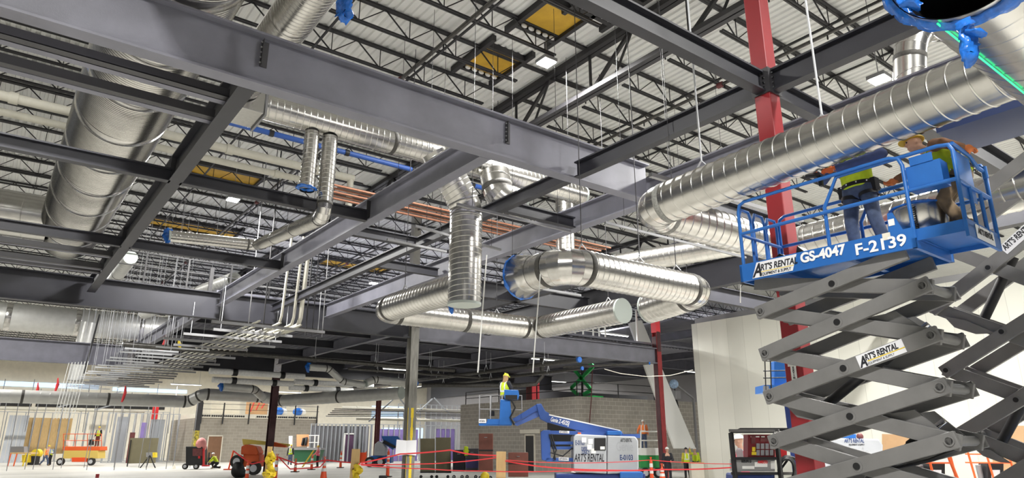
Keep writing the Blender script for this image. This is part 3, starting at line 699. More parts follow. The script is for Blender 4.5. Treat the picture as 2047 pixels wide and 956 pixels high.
    if vest:
        v = MB(); torso(v, 1.13, (0.75, 4.75), .006 * s)
        v.build('vest', vest, t, remesh=vox * s * .9, smooth_it=2)
        if stripes:
            st = MB(); torso(st, 1.16, (1.9, 2.25), .012 * s)
            sx = (P['sr'] - P['sl']).normalized(); up = (P['nek'] - P['wai']).normalized(); fw = up.cross(sx)
            for q in (-1, 1):
                for f in (-1, 1):
                    pts = [P['wai'] + sx * q * .1 * s + fw * f * .128 * s, P['che'] + sx * q * .1 * s + fw * f * .152 * s, P['nek'] - up * .06 * s + sx * q * .1 * s + fw * f * .1 * s, P['nek'] - up * .005 * s + sx * q * .1 * s]
                    for i in range(3): st.bar(pts[i], pts[i + 1], .045 * s, .012 * s, sx.cross(pts[i + 1] - pts[i]))
            st.build('reflective_stripes', REFL, t)
    if harness:
        hn = MB(); torso(hn, 1.1, (1.0, 1.35), .02 * s); hn.build('tool_belt', BLACK, t)
        h2 = MB()
        sx = (P['hr'] - P['hl']).normalized()
        for q, sd in (('l', -1), ('r', 1)):
            c = P['h' + q].lerp(P['k' + q], .3); d = (P['k' + q] - P['h' + q]).normalized(); _, a_, b_ = frame(d)
            h2.loft([[c + d * z * s + (a_ * cos(u) + b_ * sin(u)) * .112 * s for u in (2 * pi * i / 16 for i in range(16))] for z in (-.025, .025)], False)
            h2.box(P['pel'] + sx * sd * .19 * s - V((0, 0, .02 * s)), (.1 * s, .1 * s, .16 * s), R)
        h2.build('leg_straps', BLACK, t)
        pn = MB()
        for i in range(10):
            u = 2 * pi * i / 10; pn.ball(P['pel'].lerp(P['wai'], .18) + R @ V((cos(u) * .206 * s, sin(u) * .155 * s, 0)), .013 * s, n=8, m=5)
        pn.build('belt_grommets', CHROME, t)
    bt = MB()
    for q, sd in (('l', -1), ('r', 1)):
        a = P['a' + q]; toe = P.get('t' + q) or a + R @ V((.02 * sd * s, .15 * s, -.04 * s))
        bt.ball(a - V((0, 0, .035 * s)), (.05 * s, .06 * s, .05 * s)); bt.tube(a - V((0, 0, .04 * s)), toe, .047 * s, .036 * s, 12); bt.ball(toe, .038 * s); bt.tube(a + V((0, 0, .09 * s)), a - V((0, 0, .04 * s)), .062 * s, .055 * s)
    bt.build('boots', boots, t, remesh=vox * s * .8, smooth_it=1)
    if glove:
        for sd, q in ((-1, 'l'), (1, 'r')):
            g = MB(); hand(g, P['w' + q], J['f' + q], sd, .008); g.tube(P['w' + q].lerp(P['e' + q], .22), P['w' + q], .05 * s, .043 * s)
            g.build('glove', glove, t, remesh=vox * s * .6, smooth_it=1)
    if hat:
        c = P['hed'] + hup * .048 * s - look * .005 * s; m = MB(); rings = []
        for i in range(8):
            u = i / 7 * pi / 2; rings.append([c + hup * (sin(u) * .105 * s) + (hx * cos(w2) * .098 + look * sin(w2) * .12) * (cos(u) * s + .001) for w2 in (2 * pi * k2 / 22 for k2 in range(22))])
        m.loft(rings, True); m.build('hard_hat', hat, t)
        m = MB(); br = [c + (hx * cos(w2) * .108 + look * (sin(w2) * .128 + (.05 if sin(w2) > .25 else 0) * sin(w2))) * s for w2 in (2 * pi * k2 / 22 for k2 in range(22))]
        m.loft([br, [p + hup * .012 * s for p in br]], True, False)
        m.bar(c + hup * .104 * s - look * .09 * s, c + hup * .104 * s + look * .09 * s, .03 * s, .016 * s, hup); m.build('hat_brim', hat, t)
    elif hair:
        m = MB(); m.ball(P['hed'] + hup * .035 * s - look * .012 * s, (.085 * s, .102 * s, .1 * s), HR); m.build('hair', hair, t)
    return t

# ------------------------------------------------------------------ the blue scissor lift
C0 = V((7.20, 4.87, 4.03)); U = V((0.02969, -0.99956, 0)); VV = V((0.99956, 0.02969, 0)); Z = V((0, 0, 1))
LF = lambda a, b, c: C0 + U * a + VV * b + Z * c
RL = Matrix((U, VV, Z)).transposed() if U.cross(VV).dot(Z) > 0 else Matrix((U, VV, Z)).transposed()
def lbox(m, a0, a1, b0, b1, c0, c1):
    cs = [LF(a, b, c) for a in (a0, a1) for b in (b0, b1) for c in (c0, c1)]
    m.add(cs, [(0, 1, 3, 2), (4, 6, 7, 5), (0, 4, 5, 1), (2, 3, 7, 6), (0, 2, 6, 4), (1, 5, 7, 3)]); return m
WD = 0.98
lift = thing('scissor_lift', 'raised blue scissor lift with grey arms and two workers on its platform', 'scissor lift', LF(1.0, .5, -4.03))
m = MB(); lbox(m, 0, 2.03, 0, .03, 0, .215); lbox(m, 0, 2.03, WD - .03, WD, 0, .215); lbox(m, 0, .03, 0, WD, 0, .2); lbox(m, 0, 2.03, .03, WD - .03, .09, .12); lbox(m, 1.99, 2.03, 0, WD, 0, .1); lbox(m, .5, .56, .03, WD - .03, 0.02, .09); lbox(m, 1.3, 1.36, .03, WD - .03, .02, .09)
m.build('platform', BLUE, lift)
m = MB(); lbox(m, 1.3, 2.5, .05, WD - .07, .125, .15); lbox(m, 2.0, 2.5, .045, .065, .08, .2); lbox(m, 2.0, 2.5, WD - .085, WD - .065, .08, .2); lbox(m, 2.47, 2.5, .03, WD - .05, .02, .2)
m.build('extension_deck', BLUE, lift)
def rail(pts, r=.021, name='guardrail', m=BLUE, b=None):
    mb = MB(); mb.path([LF(*p) for p in pts], r, 10); return mb.build(name, m, lift)
for b in (.02, WD - .02):
    rail([(.05, b, .2), (.045, b, .9), (.07, b, .985), (.14, b, 1.02), (1.9, b, 1.02), (1.99, b, .985), (2.02, b, .9), (2.02, b, .1)])
    rail([(.05, b, .61), (2.02, b, .61)])
    b2 = b + (.03 if b < .5 else -.03)
    rail([(1.13, b2, .2), (1.13, b2, .68), (1.31, b2, 1.0), (2.36, b2, 1.01), (2.46, b2, .99), (2.49, b2, .92), (2.48, b2, .12)])
    rail([(1.95, b2, .62), (2.48, b2, .62)])
rail([(.05, .02, .6), (.05, WD - .02, .6)])
for b in (.05, .36, .66): rail([(.03, b, .2), (.03, b, .85), (.04, b + .03, .95), (.04, b + .2, .95), (.04, b + .24, .86), (.04, b + .24, .2)], .018, 'entry_gate')
rail([(2.49, .06, 1.0), (2.49, .5, .99), (2.49, .72, .9), (2.49, WD - .08, .9)]); rail([(2.49, .05, .6), (2.49, WD - .08, .6)])
for b in (.32, .62, WD - .08): rail([(2.49, b, .15), (2.49, b, .6 if b < .9 else .9)], .02)
m = MB(); lbox(m, 2.475, 2.482, .1, .52, .45, .95); m.build('end_panel', BLUE, lift)
m = MB(); m.path([LF(2.5, WD - .1, .95), LF(2.5, WD - .1, .82)], .03, 8); m.build('rail_latch', BLUE, lift)
m = MB(); lbox(m, 2.03, 2.36, .06, .25, .62, .88); m.add([], []); cb = m.build('control_box', BLUE, lift)
m = MB(); lbox(m, 2.08, 2.3, .05, .06, .88, .97); m.build('box_lid', BLUE, lift)
m = MB(); m.prism([LF(1.78, .005, .2), LF(1.93, .005, .2), LF(1.85, .005, .42), LF(1.8, .005, .42)], VV * .015); m.build('side_bracket', BLUE, lift)
m = MB(); lbox(m, 1.72, 1.8, -.004, .0, .14, .215); m.build('pale_sticker', PALE, lift)
m = MB(); lbox(m, 1.8, 1.86, -.002, .003, .28, .35); m.build('white_sticker', WHITE, lift)
# rental sign on the side plate
def quad(pts, n, name, m, th=.003):
    mb = MB(); mb.prism(pts, n * th); return mb.build(name, m, lift)
sg = quad([LF(.165, -.004, .015), LF(.69, -.004, .015), LF(.76, -.004, .2), LF(.24, -.004, .2)], -VV, 'rental_sign', PAPER)
quad([LF(.27, -.008, .072), LF(.71, -.008, .072), LF(.715, -.008, .08), LF(.275, -.008, .08)], -VV, 'sign_stripe', YEL, .001)
def ltext(s_, a, c, size, m, bold=0.003, shear=.25, sx=1.0, b=-.009, parent=None, name='lettering'):
    return text(s_, LF(a, b, c), U, Z, size, m, parent or lift, name, .001, 'LEFT', bold, shear, sx)
ltext('A', .18, .03, .22, LTXT, .006, .35, .75); ltext("RT'S RENTAL", .285, .092, .105, LTXT, .003, .2, .78); ltext('EQUIPMENT & SUPPLY', .275, .028, .048, LTXT, .001, .2, .83)
ltext('GS-4047', .80, .085, .155, WTXT, .006, .0, .95); ltext('F-2139', 1.42, .045, .17, WTXT, .004, .0, 1.12)
# small sign on the front of the extension
q = MB(); q.prism([LF(2.504, .22, .03), LF(2.504, .72, .03), LF(2.504, .72, .175), LF(2.504, .22, .175)], U * .003); q.build('rental_sign', PAPER, lift)
text("ART'S RENTAL", LF(2.509, .26, .085), VV, Z, .085, LTXT, lift, 'lettering', .001, 'LEFT', .003, .2, .75)
# scissor arms
def arm(p, q, b, w=.155, th=.055, m=SGREY, name='scissor_arm'):
    mb = MB(); P_, Q_ = LF(p[0], b, p[1]), LF(q[0], b, q[1]); d = (Q_ - P_).normalized()
    mb.bar(P_ - d * .07, Q_ + d * .07, th, w, Z.cross(VV) if False else d.cross(VV)); return mb.build(name, m, lift, bevel=.006)
PL = [(.18, -.38 - .5 * k) for k in range(7)]; PR = [(1.99, -.38 - .5 * k) for k in range(7)]
for b, bi in ((.10, .165), (.80, .735)):
    arm(PL[0], (1.82, -.02), b); arm((.16, -.03), PR[0], bi)
    for k in range(1, 6):
        arm(PL[k], PR[k - 1], b); arm(PL[k - 1], PR[k], bi)
    arm(PR[5], (.18, -3.32), b); arm(PL[5], (1.99, -3.32), bi)
for k in range(6):
    for p in (PL[k], PR[k]):
        MB().tube(LF(p[0], .06, p[1]), LF(p[0], .84, p[1]), .05, n=14).build('cross_tube', SGREY, lift)
    c = (1.085, -.13 - .5 * k) if k else (1.09, -.19)
    c = (1.085, (PL[k][1] + (PR[k - 1][1] if k else -.02)) / 2)
    for p in (PL[k], PR[k], c):
        MB().tube(LF(p[0], .06, p[1]), LF(p[0], .072, p[1]), .036, n=12).build('pivot_pin', BLACK, lift)
    pn = MB().tube(LF(c[0], .068, c[1]), LF(c[0], .078, c[1]), .06, n=16).build('pivot_collar', SGREY, lift)
def gusset(pts, b): 
    MB().prism([LF(a, b, c) for a, c in pts], VV * .03).build('cylinder_bracket', SGREY, lift)
for b in (.2, .66):
    gusset([(1.15, -.62), (1.65, -.58), (1.98, -.86), (1.3, -.7)], b); gusset([(.24, -1.42), (.42, -1.62), (.6, -1.66), (1.0, -1.58), (.9, -1.5)], b)
    gusset([(1.2, -1.64), (1.68, -1.58), (1.98, -1.88), (1.3, -1.72)], b)
def cyl2(p, q, b):
    P_, Q_ = LF(p[0], b, p[1]), LF(q[0], b, q[1])
    MB().tube(P_, P_.lerp(Q_, .68), .055, n=14).build('cylinder_barrel', BLACK, lift); MB().tube(P_.lerp(Q_, .68), Q_, .03, n=12).build('cylinder_rod', CHROME, lift)
    MB().tube(P_.lerp(Q_, .62), P_.lerp(Q_, .7), .066, n=14).build('cylinder_gland', BLACK, lift)
cyl2((.5, -1.58), (1.85, -.71), .45); cyl2((.9, -2.36), (1.85, -1.68), .45)
hs = MB()
for k in range(3): hs.path([LF(1.35, .3 + .05 * k, -1.74), LF(1.65, .3 + .05 * k, -1.72), LF(1.85, .32 + .05 * k, -1.8), LF(1.95, .33 + .05 * k, -1.95), LF(1.7, .3 + .05 * k, -2.06), LF(1.3, .3 + .05 * k, -2.16)], .014, 8)
hs.build('hydraulic_hoses', BLACK, lift)
# decal on the third arm
d = (LF(PR[1][0], 0, PR[1][1]) - LF(PL[2][0], 0, PL[2][1])).normalized(); nu = -VV; upd = (Z - d * Z.dot(d)).normalized()
o = LF(PL[2][0], .07, PL[2][1]) + d * 1.11 - upd * .07
m = MB(); m.prism([o, o + d * .5, o + d * .5 + upd * .14, o + upd * .14], nu * .002); m.build('rental_sign', PAPER, lift)
m = MB(); m.prism([o + d * .1 + upd * .045 + nu * .003, o + d * .5 + upd * .045 + nu * .003, o + d * .5 + upd * .055 + nu * .003, o + d * .1 + upd * .055 + nu * .003], nu * .001); m.build('sign_stripe', YEL, lift)
text("A", o + d * .01 + upd * .01 + nu * .004, d, upd, .15, LTXT, lift, 'lettering', .001, 'LEFT', .005, .35, .75)
text("RT'S RENTAL", o + d * .085 + upd * .062 + nu * .004, d, upd, .085, LTXT, lift, 'lettering', .001, 'LEFT', .003, .2, .72); text("EQUIPMENT & SUPPLY", o + d * .09 + upd * .012 + nu * .004, d, upd, .034, LTXT, lift, 'lettering', .001, 'LEFT', 0, .2, .85)
# chassis out of sight below the frame carries the arms
m = MB(); lbox(m, .0, 2.1, .0, WD, -3.75, -3.3); m.build('chassis', BLUE, lift)
for a in (.35, 1.75):
    for b in (-.02, WD + .02):
        c = LF(a, b, -3.8); MB().tube(c - VV * .09, c + VV * .09, .23, n=24).build('wheel', RUBBER, lift)
# things on the platform
t = thing('tool_bag', 'black open tool bag with red trim on the lift platform', 'tool bag', LF(.4, .5, .12))
m = MB(); lbox(m, .22, .62, .35, .65, .125, .27); m.build('bag_body', BLACK, t, bevel=.03)
m = MB(); m.prism([LF(.22, .36, .27), LF(.34, .36, .36), LF(.46, .36, .29)], VV * .25); m.prism([LF(.52, .4, .27), LF(.56, .4, .42), LF(.64, .4, .33), LF(.64, .4, .27)], VV * .2); m.build('bag_flaps', BLACK, t, bevel=.01)
m = MB(); lbox(m, .23, .27, .345, .35, .13, .22); m.build('red_trim', BRED, t)
t = thing('duct_fitting', 'shiny round duct fitting with blue film standing on the lift platform', 'duct fitting', LF(1.83, .45, .15))
c = LF(1.93, .52, .15); m = MB(); m.lathe(c, [(0, .2), (.02, .265), (.36, .265), (.38, .272), (.40, .262)], 40, cap=False); m.build('fitting_body', DUCT2, t)
m = MB(); m.lathe(c + Z * .39, [(0, .255), (.005, .1), (.0, .02)], 40); m.build('dark_top', BLACK, t)
rp = [c + Z * .4 + (U * cos(u) + VV * sin(u)) * .262 for u in (2 * pi * k / 14 for k in range(15))]; film('blue_film_rim', t, rp, [.025, .035, .03, .025, .04, .03, .025, .03, .04, .03, .025, .035, .03, .025, .03], seed=31)
m = MB(); m.path([LF(1.98 + .012 * cos(k * 1.3), .24 + .012 * sin(k * 1.3), .5 - k * .005) for k in range(64)], .006, 5); tag(m.build('coiled_cord', BLACK), 'black coiled cord hanging beside the shiny round fitting on the lift', 'cord')
# the two workers on it
w1 = person('worker in lime vest and jeans on the blue lift, head hidden behind the duct', LF(1.30, .60, .12), RAD(86), dict(
    hl=(-.1, 0, .92), hr=(.1, 0, .92), kl=(-.17, .05, .5), kr=(.13, .04, .5), al=(-.24, 0, .09), ar=(.15, -.02, .09),
    el=(-.42, .14, 1.2), wl=(.06, .36, 1.12), fl=(.9, .25, .1), er=(.4, .08, 1.14), wr=(.34, .32, 1.15), fr=(.1, .9, .15), hed=(0, .06, 1.62), che=(0, .03, 1.28)),
    .95, top=BLUEC, legs=JEANS, vest=HIVIS, hat=DARKC, glove=mat('orange_glove', S(226, 110, 50), .8), vox=.014, face=True, harness=True)
p = LF(1.03, .26, 1.15); t = thing('drill_driver', 'small black drill in the orange gloves of the lime vest worker', 'drill', p)
MB().tube(p - VV * .05, p - VV * .0 - U * .16 + Z * .05, .035, .03).build('drill_body', BLACK, t); MB().bar(p, p + Z * -.13, .035, .05).build('drill_grip', BLACK, t)
w2 = person('worker in brown jacket leaning at the right end of the blue lift', LF(2.27, .60, .15), RAD(22), dict(
    pel=(0, -.1, .80), wai=(0, -.05, .94), che=(0, .08, 1.06), nek=(0, .2, 1.2), hed=(0, .32, 1.29), look=(-.25, .95, -.1),
    hl=(-.1, -.08, .78), hr=(.1, -.08, .78), kl=(-.14, .14, .46), kr=(.14, .14, .46), al=(-.15, -.06, .09), ar=(.15, -.02, .09),
    sl=(-.19, .12, 1.16), sr=(.19, .12, 1.16), el=(-.42, .05, 1.08), wl=(-.3, -.15, 1.02), fl=(.1, -.9, -.35), er=(.16, .36, 1.0), wr=(-.05, .58, .84), fr=(-.2, .9, -.4)),
    .88, top=BROWNC, legs=TAN, vest=HIVIS, hat=mat('yellow_hat', S(236, 196, 70), .4), glove=mat('tan_orange_glove', S(222, 128, 72), .8), vox=.014, face=True, harness=True)

# ------------------------------------------------------------------ second scissor lift at the right edge
LX = 9.7
Q = lambda px, py, dx=0: at(px, py, x=LX + dx)
def arm2(root, a, b, dx=0, w=.165, m=None):
    A, B = Q(*a, 0) + V((dx, 0, 0)), Q(*b, 0) + V((dx, 0, 0)); d = (B - A).normalized(); mb = MB(); mb.bar(A - d * .06, B + d * .06, .055, w, d.cross(V((1, 0, 0)))); return mb.build('scissor_arm', m or SGREY, root, bevel=.006)
l2 = thing('scissor_lift', 'second grey armed scissor lift cut by the right edge of the photo', 'scissor lift', (LX, 3.0, 0))
ctr = [(1977, 536), (2004, 664), (2033, 800)]; lp = [(1840, 478), (1868, 616), (1893, 741), (1922, 868)]
rp2 = [(2100, 440), (2135, 590), (2165, 722), (2190, 850)]
for dx in (0, .75):
    arm2(l2, lp[1], rp2[0], dx); arm2(l2, lp[2], rp2[1], dx); arm2(l2, lp[3], rp2[2], dx)
    ddx = .065 if dx == 0 else -.065
    arm2(l2, lp[0], rp2[1], dx + ddx); arm2(l2, lp[1], rp2[2], dx + ddx); arm2(l2, lp[2], rp2[3], dx + ddx)
    arm2(l2, lp[3], (2215, 985), dx + ddx); arm2(l2, (1945, 1000), rp2[3], dx); arm2(l2, (1945, 1000), (2240, 1110), dx + ddx); arm2(l2, (1962, 1120), (2215, 985), dx)
    arm2(l2, lp[0], (2075, 300), dx)
for c in lp + rp2 + ctr:
    A = Q(*c); MB().tube(A - V((.04, 0, 0)), A + V((.8, 0, 0)), .045, n=12).build('cross_tube', SGREY, l2)
    MB().tube(A - V((.045, 0, 0)), A - V((.028, 0, 0)), .03, n=10).build('pivot_pin', BLACK, l2)
for a, b in (((1940, 642), (2005, 505)), ((1975, 893), (2043, 770))):
    A, B = Q(*a) + V((.35, 0, 0)), Q(*b) + V((.35, 0, 0)); MB().tube(A, B, .06, n=12).build('cylinder_barrel', BLACK, l2)
    MB().tube(A, A + (A - B) * .12, .03, n=10).build('cylinder_rod', CHROME, l2)
MB().prism([Q(1886, 632), Q(1908, 655), Q(1950, 668), Q(1990, 666), Q(1930, 640)], V((.03, 0, 0))).build('cylinder_bracket', SGREY, l2)
MB().prism([Q(1945, 895), Q(1965, 912), Q(2000, 925), Q(2020, 926), Q(1980, 900)], V((.03, 0, 0))).build('cylinder_bracket', SGREY, l2)
a, b = Q(2012, 506), Q(2080, 446); d = (b - a).normalized(); n_ = V((-1, 0, 0)); up = (Z - d * Z.dot(d)).normalized(); o = a + n_ * .03 - up * .03 - V((.005, 0, 0))
MB().prism([o, o + d * .5, o + d * .5 + up * .13, o + up * .13], n_ * .003).build('rental_sign', PAPER, l2)
text("ART'S RENTAL", o + d * .02 + up * .045 + n_ * .005, d, up, .1, LTXT, l2, 'lettering', .001, 'LEFT', .003, .2, .62)
MB().box((LX + .35, 2.4, .35), (1.0, 2.4, .5)).build('chassis', BLUE, l2)
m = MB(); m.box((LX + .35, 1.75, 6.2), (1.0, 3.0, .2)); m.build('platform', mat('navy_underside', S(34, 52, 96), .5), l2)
for y in (1.6, 3.2):
    for dx in (-.2, .9): MB().tube((LX + dx - .1, y, .25), (LX + dx + .1, y, .25), .25, n=22).build('wheel', RUBBER, l2)
# ------------------------------------------------------------------ pipes and racks overhead
def pipe(label, p, q, r, m, name='pipe', cat='pipe', group=None, caps=None, joints=0, jm=None, n=12, hang=0, hl='hanger'):
    p, q = V(p), V(q); t = thing(name, label, cat, p, group); d = q - p
    MB().tube(p, q, r, n=n).build('pipe_length', m, t)
    for k in range(joints):
        c = p + d * ((k + .5) / joints); MB().tube(c - d.normalized() * r * .8, c + d.normalized() * r * .8, r * 1.25, n=n).build('coupling', jm or m, t)
    if caps:
        for e in (q,): MB().tube(e - d.normalized() * r * .6, e + d.normalized() * r * .4, r * 1.18, n=n).build('end_cap', caps, t)
    for k in range(hang):
        c = p + d * ((k + .5) / hang); h = MB(); a = d.normalized().cross(Z).normalized()
        pts = [c + Z * (r + .28)] + [c + (a * cos(u) + Z * sin(u)) * (r + .012) for u in (pi * (.7 - 1.4 * j / 8) - 0 for j in range(9))] + [c + Z * (r + .28)]
        h.path([c + Z * (r + .28), c + a * (r + .01) + Z * .02, c - Z * (r + .012), c - a * (r + .01) + Z * .02, c + Z * (r + .28)], .014, 6); h.tube(c + Z * (r + .28), (c.x, c.y, H - .02), .01, n=5)
        h.build('clevis_hanger', LGREY, t)
    return t
pipe('blue pipe with black couplings running behind the largest duct', (-7, 17.35, 10.1), (12.5, 17.3, 10.1), .075, PIPEB, joints=9, jm=BLACK)
pipe('upper of two white wrapped pipes behind the largest duct', (-7, 19.1, 10.1), (8.1, 19.1, 10.1), .12, PIPEW, joints=6)
pipe('lower of two white wrapped pipes behind the largest duct', (-7, 20.15, 10.1), (7.2, 20.15, 10.1), .1, PIPEW, joints=6)
pipe('white wrapped pipe dropping from the end of the wrapped run', (8.0, 19.1, 10.1), (8.0, 19.1, 8.3), .1, PIPEW)
for k in range(5):
    pipe('copper coloured pipe of the bundle seen past the vertical riser, number %d from the riser side' % (k + 1) if False else 'copper coloured pipe in the bundle seen past the vertical riser', (6.6 + .1 * k, 17.2 + k * .26, 9.0), (17.5, 17.2 + k * .26, 9.0), .032, COPPER, group='copper pipes past the riser')
for k in range(3):
    pipe('black insulated pipe in the bundle seen past the vertical riser', (6.9, 17.33 + k * .5, 9.04), (17.5, 17.33 + k * .5, 9.04), .05, PIPEK, group='black pipes past the riser')
def strut(label, p, q, s=.05, m=STRUT, group='white struts'):
    t = thing('unistrut', label, 'strut', p, group)
    MB().bar(p, q, s, s).build('channel', m, t); p, q = V(p), V(q)
    for f in (.12, .88):
        c = p.lerp(q, f); MB().tube(c, (c.x, c.y, JTOP - .6), .006, n=5).build('rod', ANGLE, t)
strut('pale strut crossing in front of the riser elbow', (6.72, 10.72, 6.6), (9.7, 10.75, 6.6))
strut('pale strut crossing the middle of the riser', (6.75, 12.45, 6.6), (9.36, 12.9, 6.6))
strut('pale strut passing under the light grey beam, left of the riser', (6.75, 13.75, 6.6), (8.4, 13.84, 6.6))
strut('pale strut left of the first bend of the big duct', (9.86, 9.82, 6.6), (14.73, 9.76, 6.6))
strut('pale strut under the open-ended duct elbow', (8.9, 12.2, 5.6), (11.3, 12.2, 5.6))
strut('pale strut behind the U turn of the open-ended duct', (13, 12.0, 6.2), (15.5, 12.0, 6.2))
strut('pale slotted strut running to the red column behind the lift', (8.0, 6.9, 6.3), (12.2, 6.75, 6.3), .07)
# long black pipe and the two that run back from it
pipe('long black pipe hung across the lower left half of the photo', (4.15, 32.3, 6.0), (21, 33.4, 6.0), .11, PIPEK, joints=5, hang=5)
pipe('second black pipe hung just below the long black pipe at mid photo', (14.6, 33.4, 5.72), (24.5, 33.6, 5.7), .07, PIPEK, joints=3, hang=3)
pipe('upper black pipe with a blue cap end beside the green lift', (22.4, 56, 6.05), (22.75, 24.8, 5.95), .12, PIPEK, caps=BFILM, joints=4, hang=6)
pipe('lower black pipe with a blue cap end beside the green lift', (22.9, 56, 5.6), (23.3, 25.2, 5.6), .08, PIPEK, caps=BFILM, joints=4, hang=6)
pipe('thin black pipe ending left of the red and dark column', (23.2, 26.5, 5.75), (26.0, 23.2, 5.85), .06, PIPEK, caps=BFILM)
t = thing('bent_black_pipe', 'bent black pipe turning up beside the green lift', 'pipe', (22, 30, 5.1)); MB().path([(19, 33.5, 5.1), (23.4, 30.5, 5.1), (24.2, 30, 5.2), (24.5, 29.8, 5.6), (24.5, 29.8, 6.6)], .12, 12).build('pipe_length', PIPEK, t)
for (x0, x1, y, z, lab) in ((9.8, 15.4, 41.4, 5.95, 'upper white insulated pipe left of the maroon column'), (15.8, 21.5, 44.5, 5.85, 'upper white insulated pipe right of the maroon column'), (10.4, 15.3, 43.0, 5.6, 'lower white insulated pipe left of the maroon column'), (15.9, 20.5, 45.6, 5.55, 'lower white insulated pipe right of the maroon column')):
    pipe(lab, (x0, y, z), (x1, y + .3, z), .17, INSUL, joints=2, jm=BLACK)
# conduit racks
for k in range(20):
    y = 24.2 + k * 1.75
    x0 = 5.6 + .5 * sin(k * 1.7); x1 = 9.2 + .35 * cos(k * 2.3)
    t = thing('trapeze_rack', 'grey trapeze strut of the conduit rack below the black girder', 'conduit rack', (x0, y, 6.0), 'conduit rack struts')
    MB().box(((x0 + x1) / 2, y, 6.0), (x1 - x0, .09, .09)).build('strut', STRUT, t)
    for x in (x0 + .25, x1 - .25): MB().tube((x, y, 5.95), (x, y, H + (.5 if y < 26 else .1)), .012, n=5).build('threaded_rod', LGREY, t)
for k in range(22):
    y = 30 + k * 1.3
    x0 = 4.4 + .6 * cos(k * 2.1)
    o = tag(MB().box((x0 + 1.0, y, 5.72), (2.0, .07, .06)).build('strut_stub', LGREY, None, loc=(x0 + 1.0, y, 5.72)), 'short grey strut of the lower conduit rack at left', 'strut', 'lower rack struts')
    for q in (.3, 1.7): MB().tube((x0 + q, y, 5.72), (x0 + q, y, ROOF), .008, n=4).build('threaded_rod', LGREY, o)
for k in range(8):
    x = 7.0 + k * .24; y0 = 23.6 + (k % 3) * 1.1; y1 = 36 + (k * 5 % 7) * 2.2
    c = thing('conduit', 'pale conduit lying on the hung rack below the black girder', 'conduit', (x, y0, 6.08), 'rack conduits')
    MB().path([(x, y0, 6.08), (x, y1 + 12, 6.08)], .034, 8).build('run', PIPEW, c)
    for j in range(3): MB().tube((x, y0 + 2 + j * 3, 6.08), (x, y0 + 2.2 + j * 3, 6.08), .055, n=8).build('coupling', STRUT, c)
for k, x in enumerate((8.05, 8.5, 8.75)):
    c = thing('conduit_drop', ('thin', 'middle', 'thick')[k] + ' white vertical conduit beside the bright red post', 'conduit', (x, 24.6, 6.1))
    MB().path([(x + .1, 24.6, 9.6), (x, 24.6, 6.5), (x - .02, 24.7, 6.25), (x - .15, 25.3, 6.14), (x - .3, 27.5, 6.14)], (.045, .05, .08)[k], 10).build('run', PIPEW, c)
for k, (x, y) in enumerate(((7.0, 24.9), (7.4, 24.5), (9.1, 24.9), (9.35, 24.9), (9.7, 24.8))):
    t = thing('rod_frame', 'dark threaded rod hanging beside the white vertical conduits', 'hanger rod', (x, y, 6.2), 'rods by the white conduits'); MB().tube((x, y, 5.9), (x, y, ROOF), .025 if k in (1, 2) else .018, n=6).build('rod', JOIST if k in (1, 2, 3) else STRUT, t)
MB_ = MB().bar((6.9, 24.9, 7.55), (9.8, 24.8, 7.55), .05, .05); tag(MB_.build('rack_cross_strut', STRUT), 'horizontal strut tying the rods beside the white conduits', 'strut')
# upright posts at left girder and unused hangers
for x, y, z0, z1, lab in ((4.3, 47.0, 5.9, 9.4, 'black post leaning on the blue-grey girder'), (8.6, 46.5, 7.7, 10.5, 'black post standing beyond the conduit rack'), (7.9, 45.6, 7.7, 9.3, 'short black post beyond the conduit rack')):
    tag(MB().bar((x, y, z0), (x + .25, y, z1), .09, .09).build('steel_post', JOIST), lab, 'post')
for k in range(7):
    x = 3.4 + k * .13; tag(MB().tube((x, 46.2 - k * .25, 6.4), (x - .25, 46 - k * .25, 3.3), .018, n=5).build('white_rod', WHITE), 'thin white rod hanging off the blue-grey girder at left', 'rod', 'white rods at left')
for k in range(26):
    x = -1.0 + k * .62 + .2 * sin(k * 3.1); y = 66 + 4 * sin(k * 1.9)
    tag(MB().tube((x, y, 0.0 if k % 3 else 2.8), (x + .12 * sin(k), y, 6.2 + .4 * cos(k * 2)), .028, n=5).build('vertical_rod', STRUT), 'thin pale vertical rod among the unfinished studs at far left', 'rod', 'pale rods at far left')
for x, z, lab in ((5.2, 5.1, 'upper'), (8.2, 5.0, 'lower')):
    pass
p = at(143, 632 + 150, y=50); 
for px, py, D_, lab in ((143 - 70, 782, 52, 'hanging over the left studs'), (113, 772, 52, 'far left under the dark girder'), (248, 788, 50, 'beside the long grey duct'), (368, 405 + 5, 60, 'behind the far vertical duct')):
    c = at(px, py, y=D_ - (22 if px == 368 else 0)); c.z = min(c.z, 7.0); t = thing('red_ribbon', 'red ribbon ' + lab, 'ribbon', c); film('ribbon', t, [c + V((0, 0, .5)), c + V((.05, 0, .1)), c + V((-.05, 0, -.5))], [.05, .12, .06], seed=int(px), m=TAPE)
c = at(357, 688, y=32.2); t = thing('yellow_tag', 'yellow flagging knotted round the long black pipe', 'flagging tape', c); film('knot', t, [c + V((-.05, -.12, .16)), c + V((0, -.14, 0)), c + V((.06, -.12, -.22))], [.06, .12, .05], seed=41, m=YEL)
for i, (px, y0) in enumerate(((955, 30.9), (1065, 29.0), (1480, 12.0))):
    a = at(px + (18 if i < 2 else 0), 510 if i < 2 else 570, y=9.3 if i < 2 else 8.0); b = at(px, 745 if i < 2 else 605, y=9.3 if i < 2 else 8.0)
    tag(MB().tube(a, b, .011, n=6).build('pull_cord', WHITE), 'long pale cord hanging ' + ('left of the open-ended duct', 'under the elbow of the open-ended duct', 'under the left end of the blue lift')[i], 'cord')
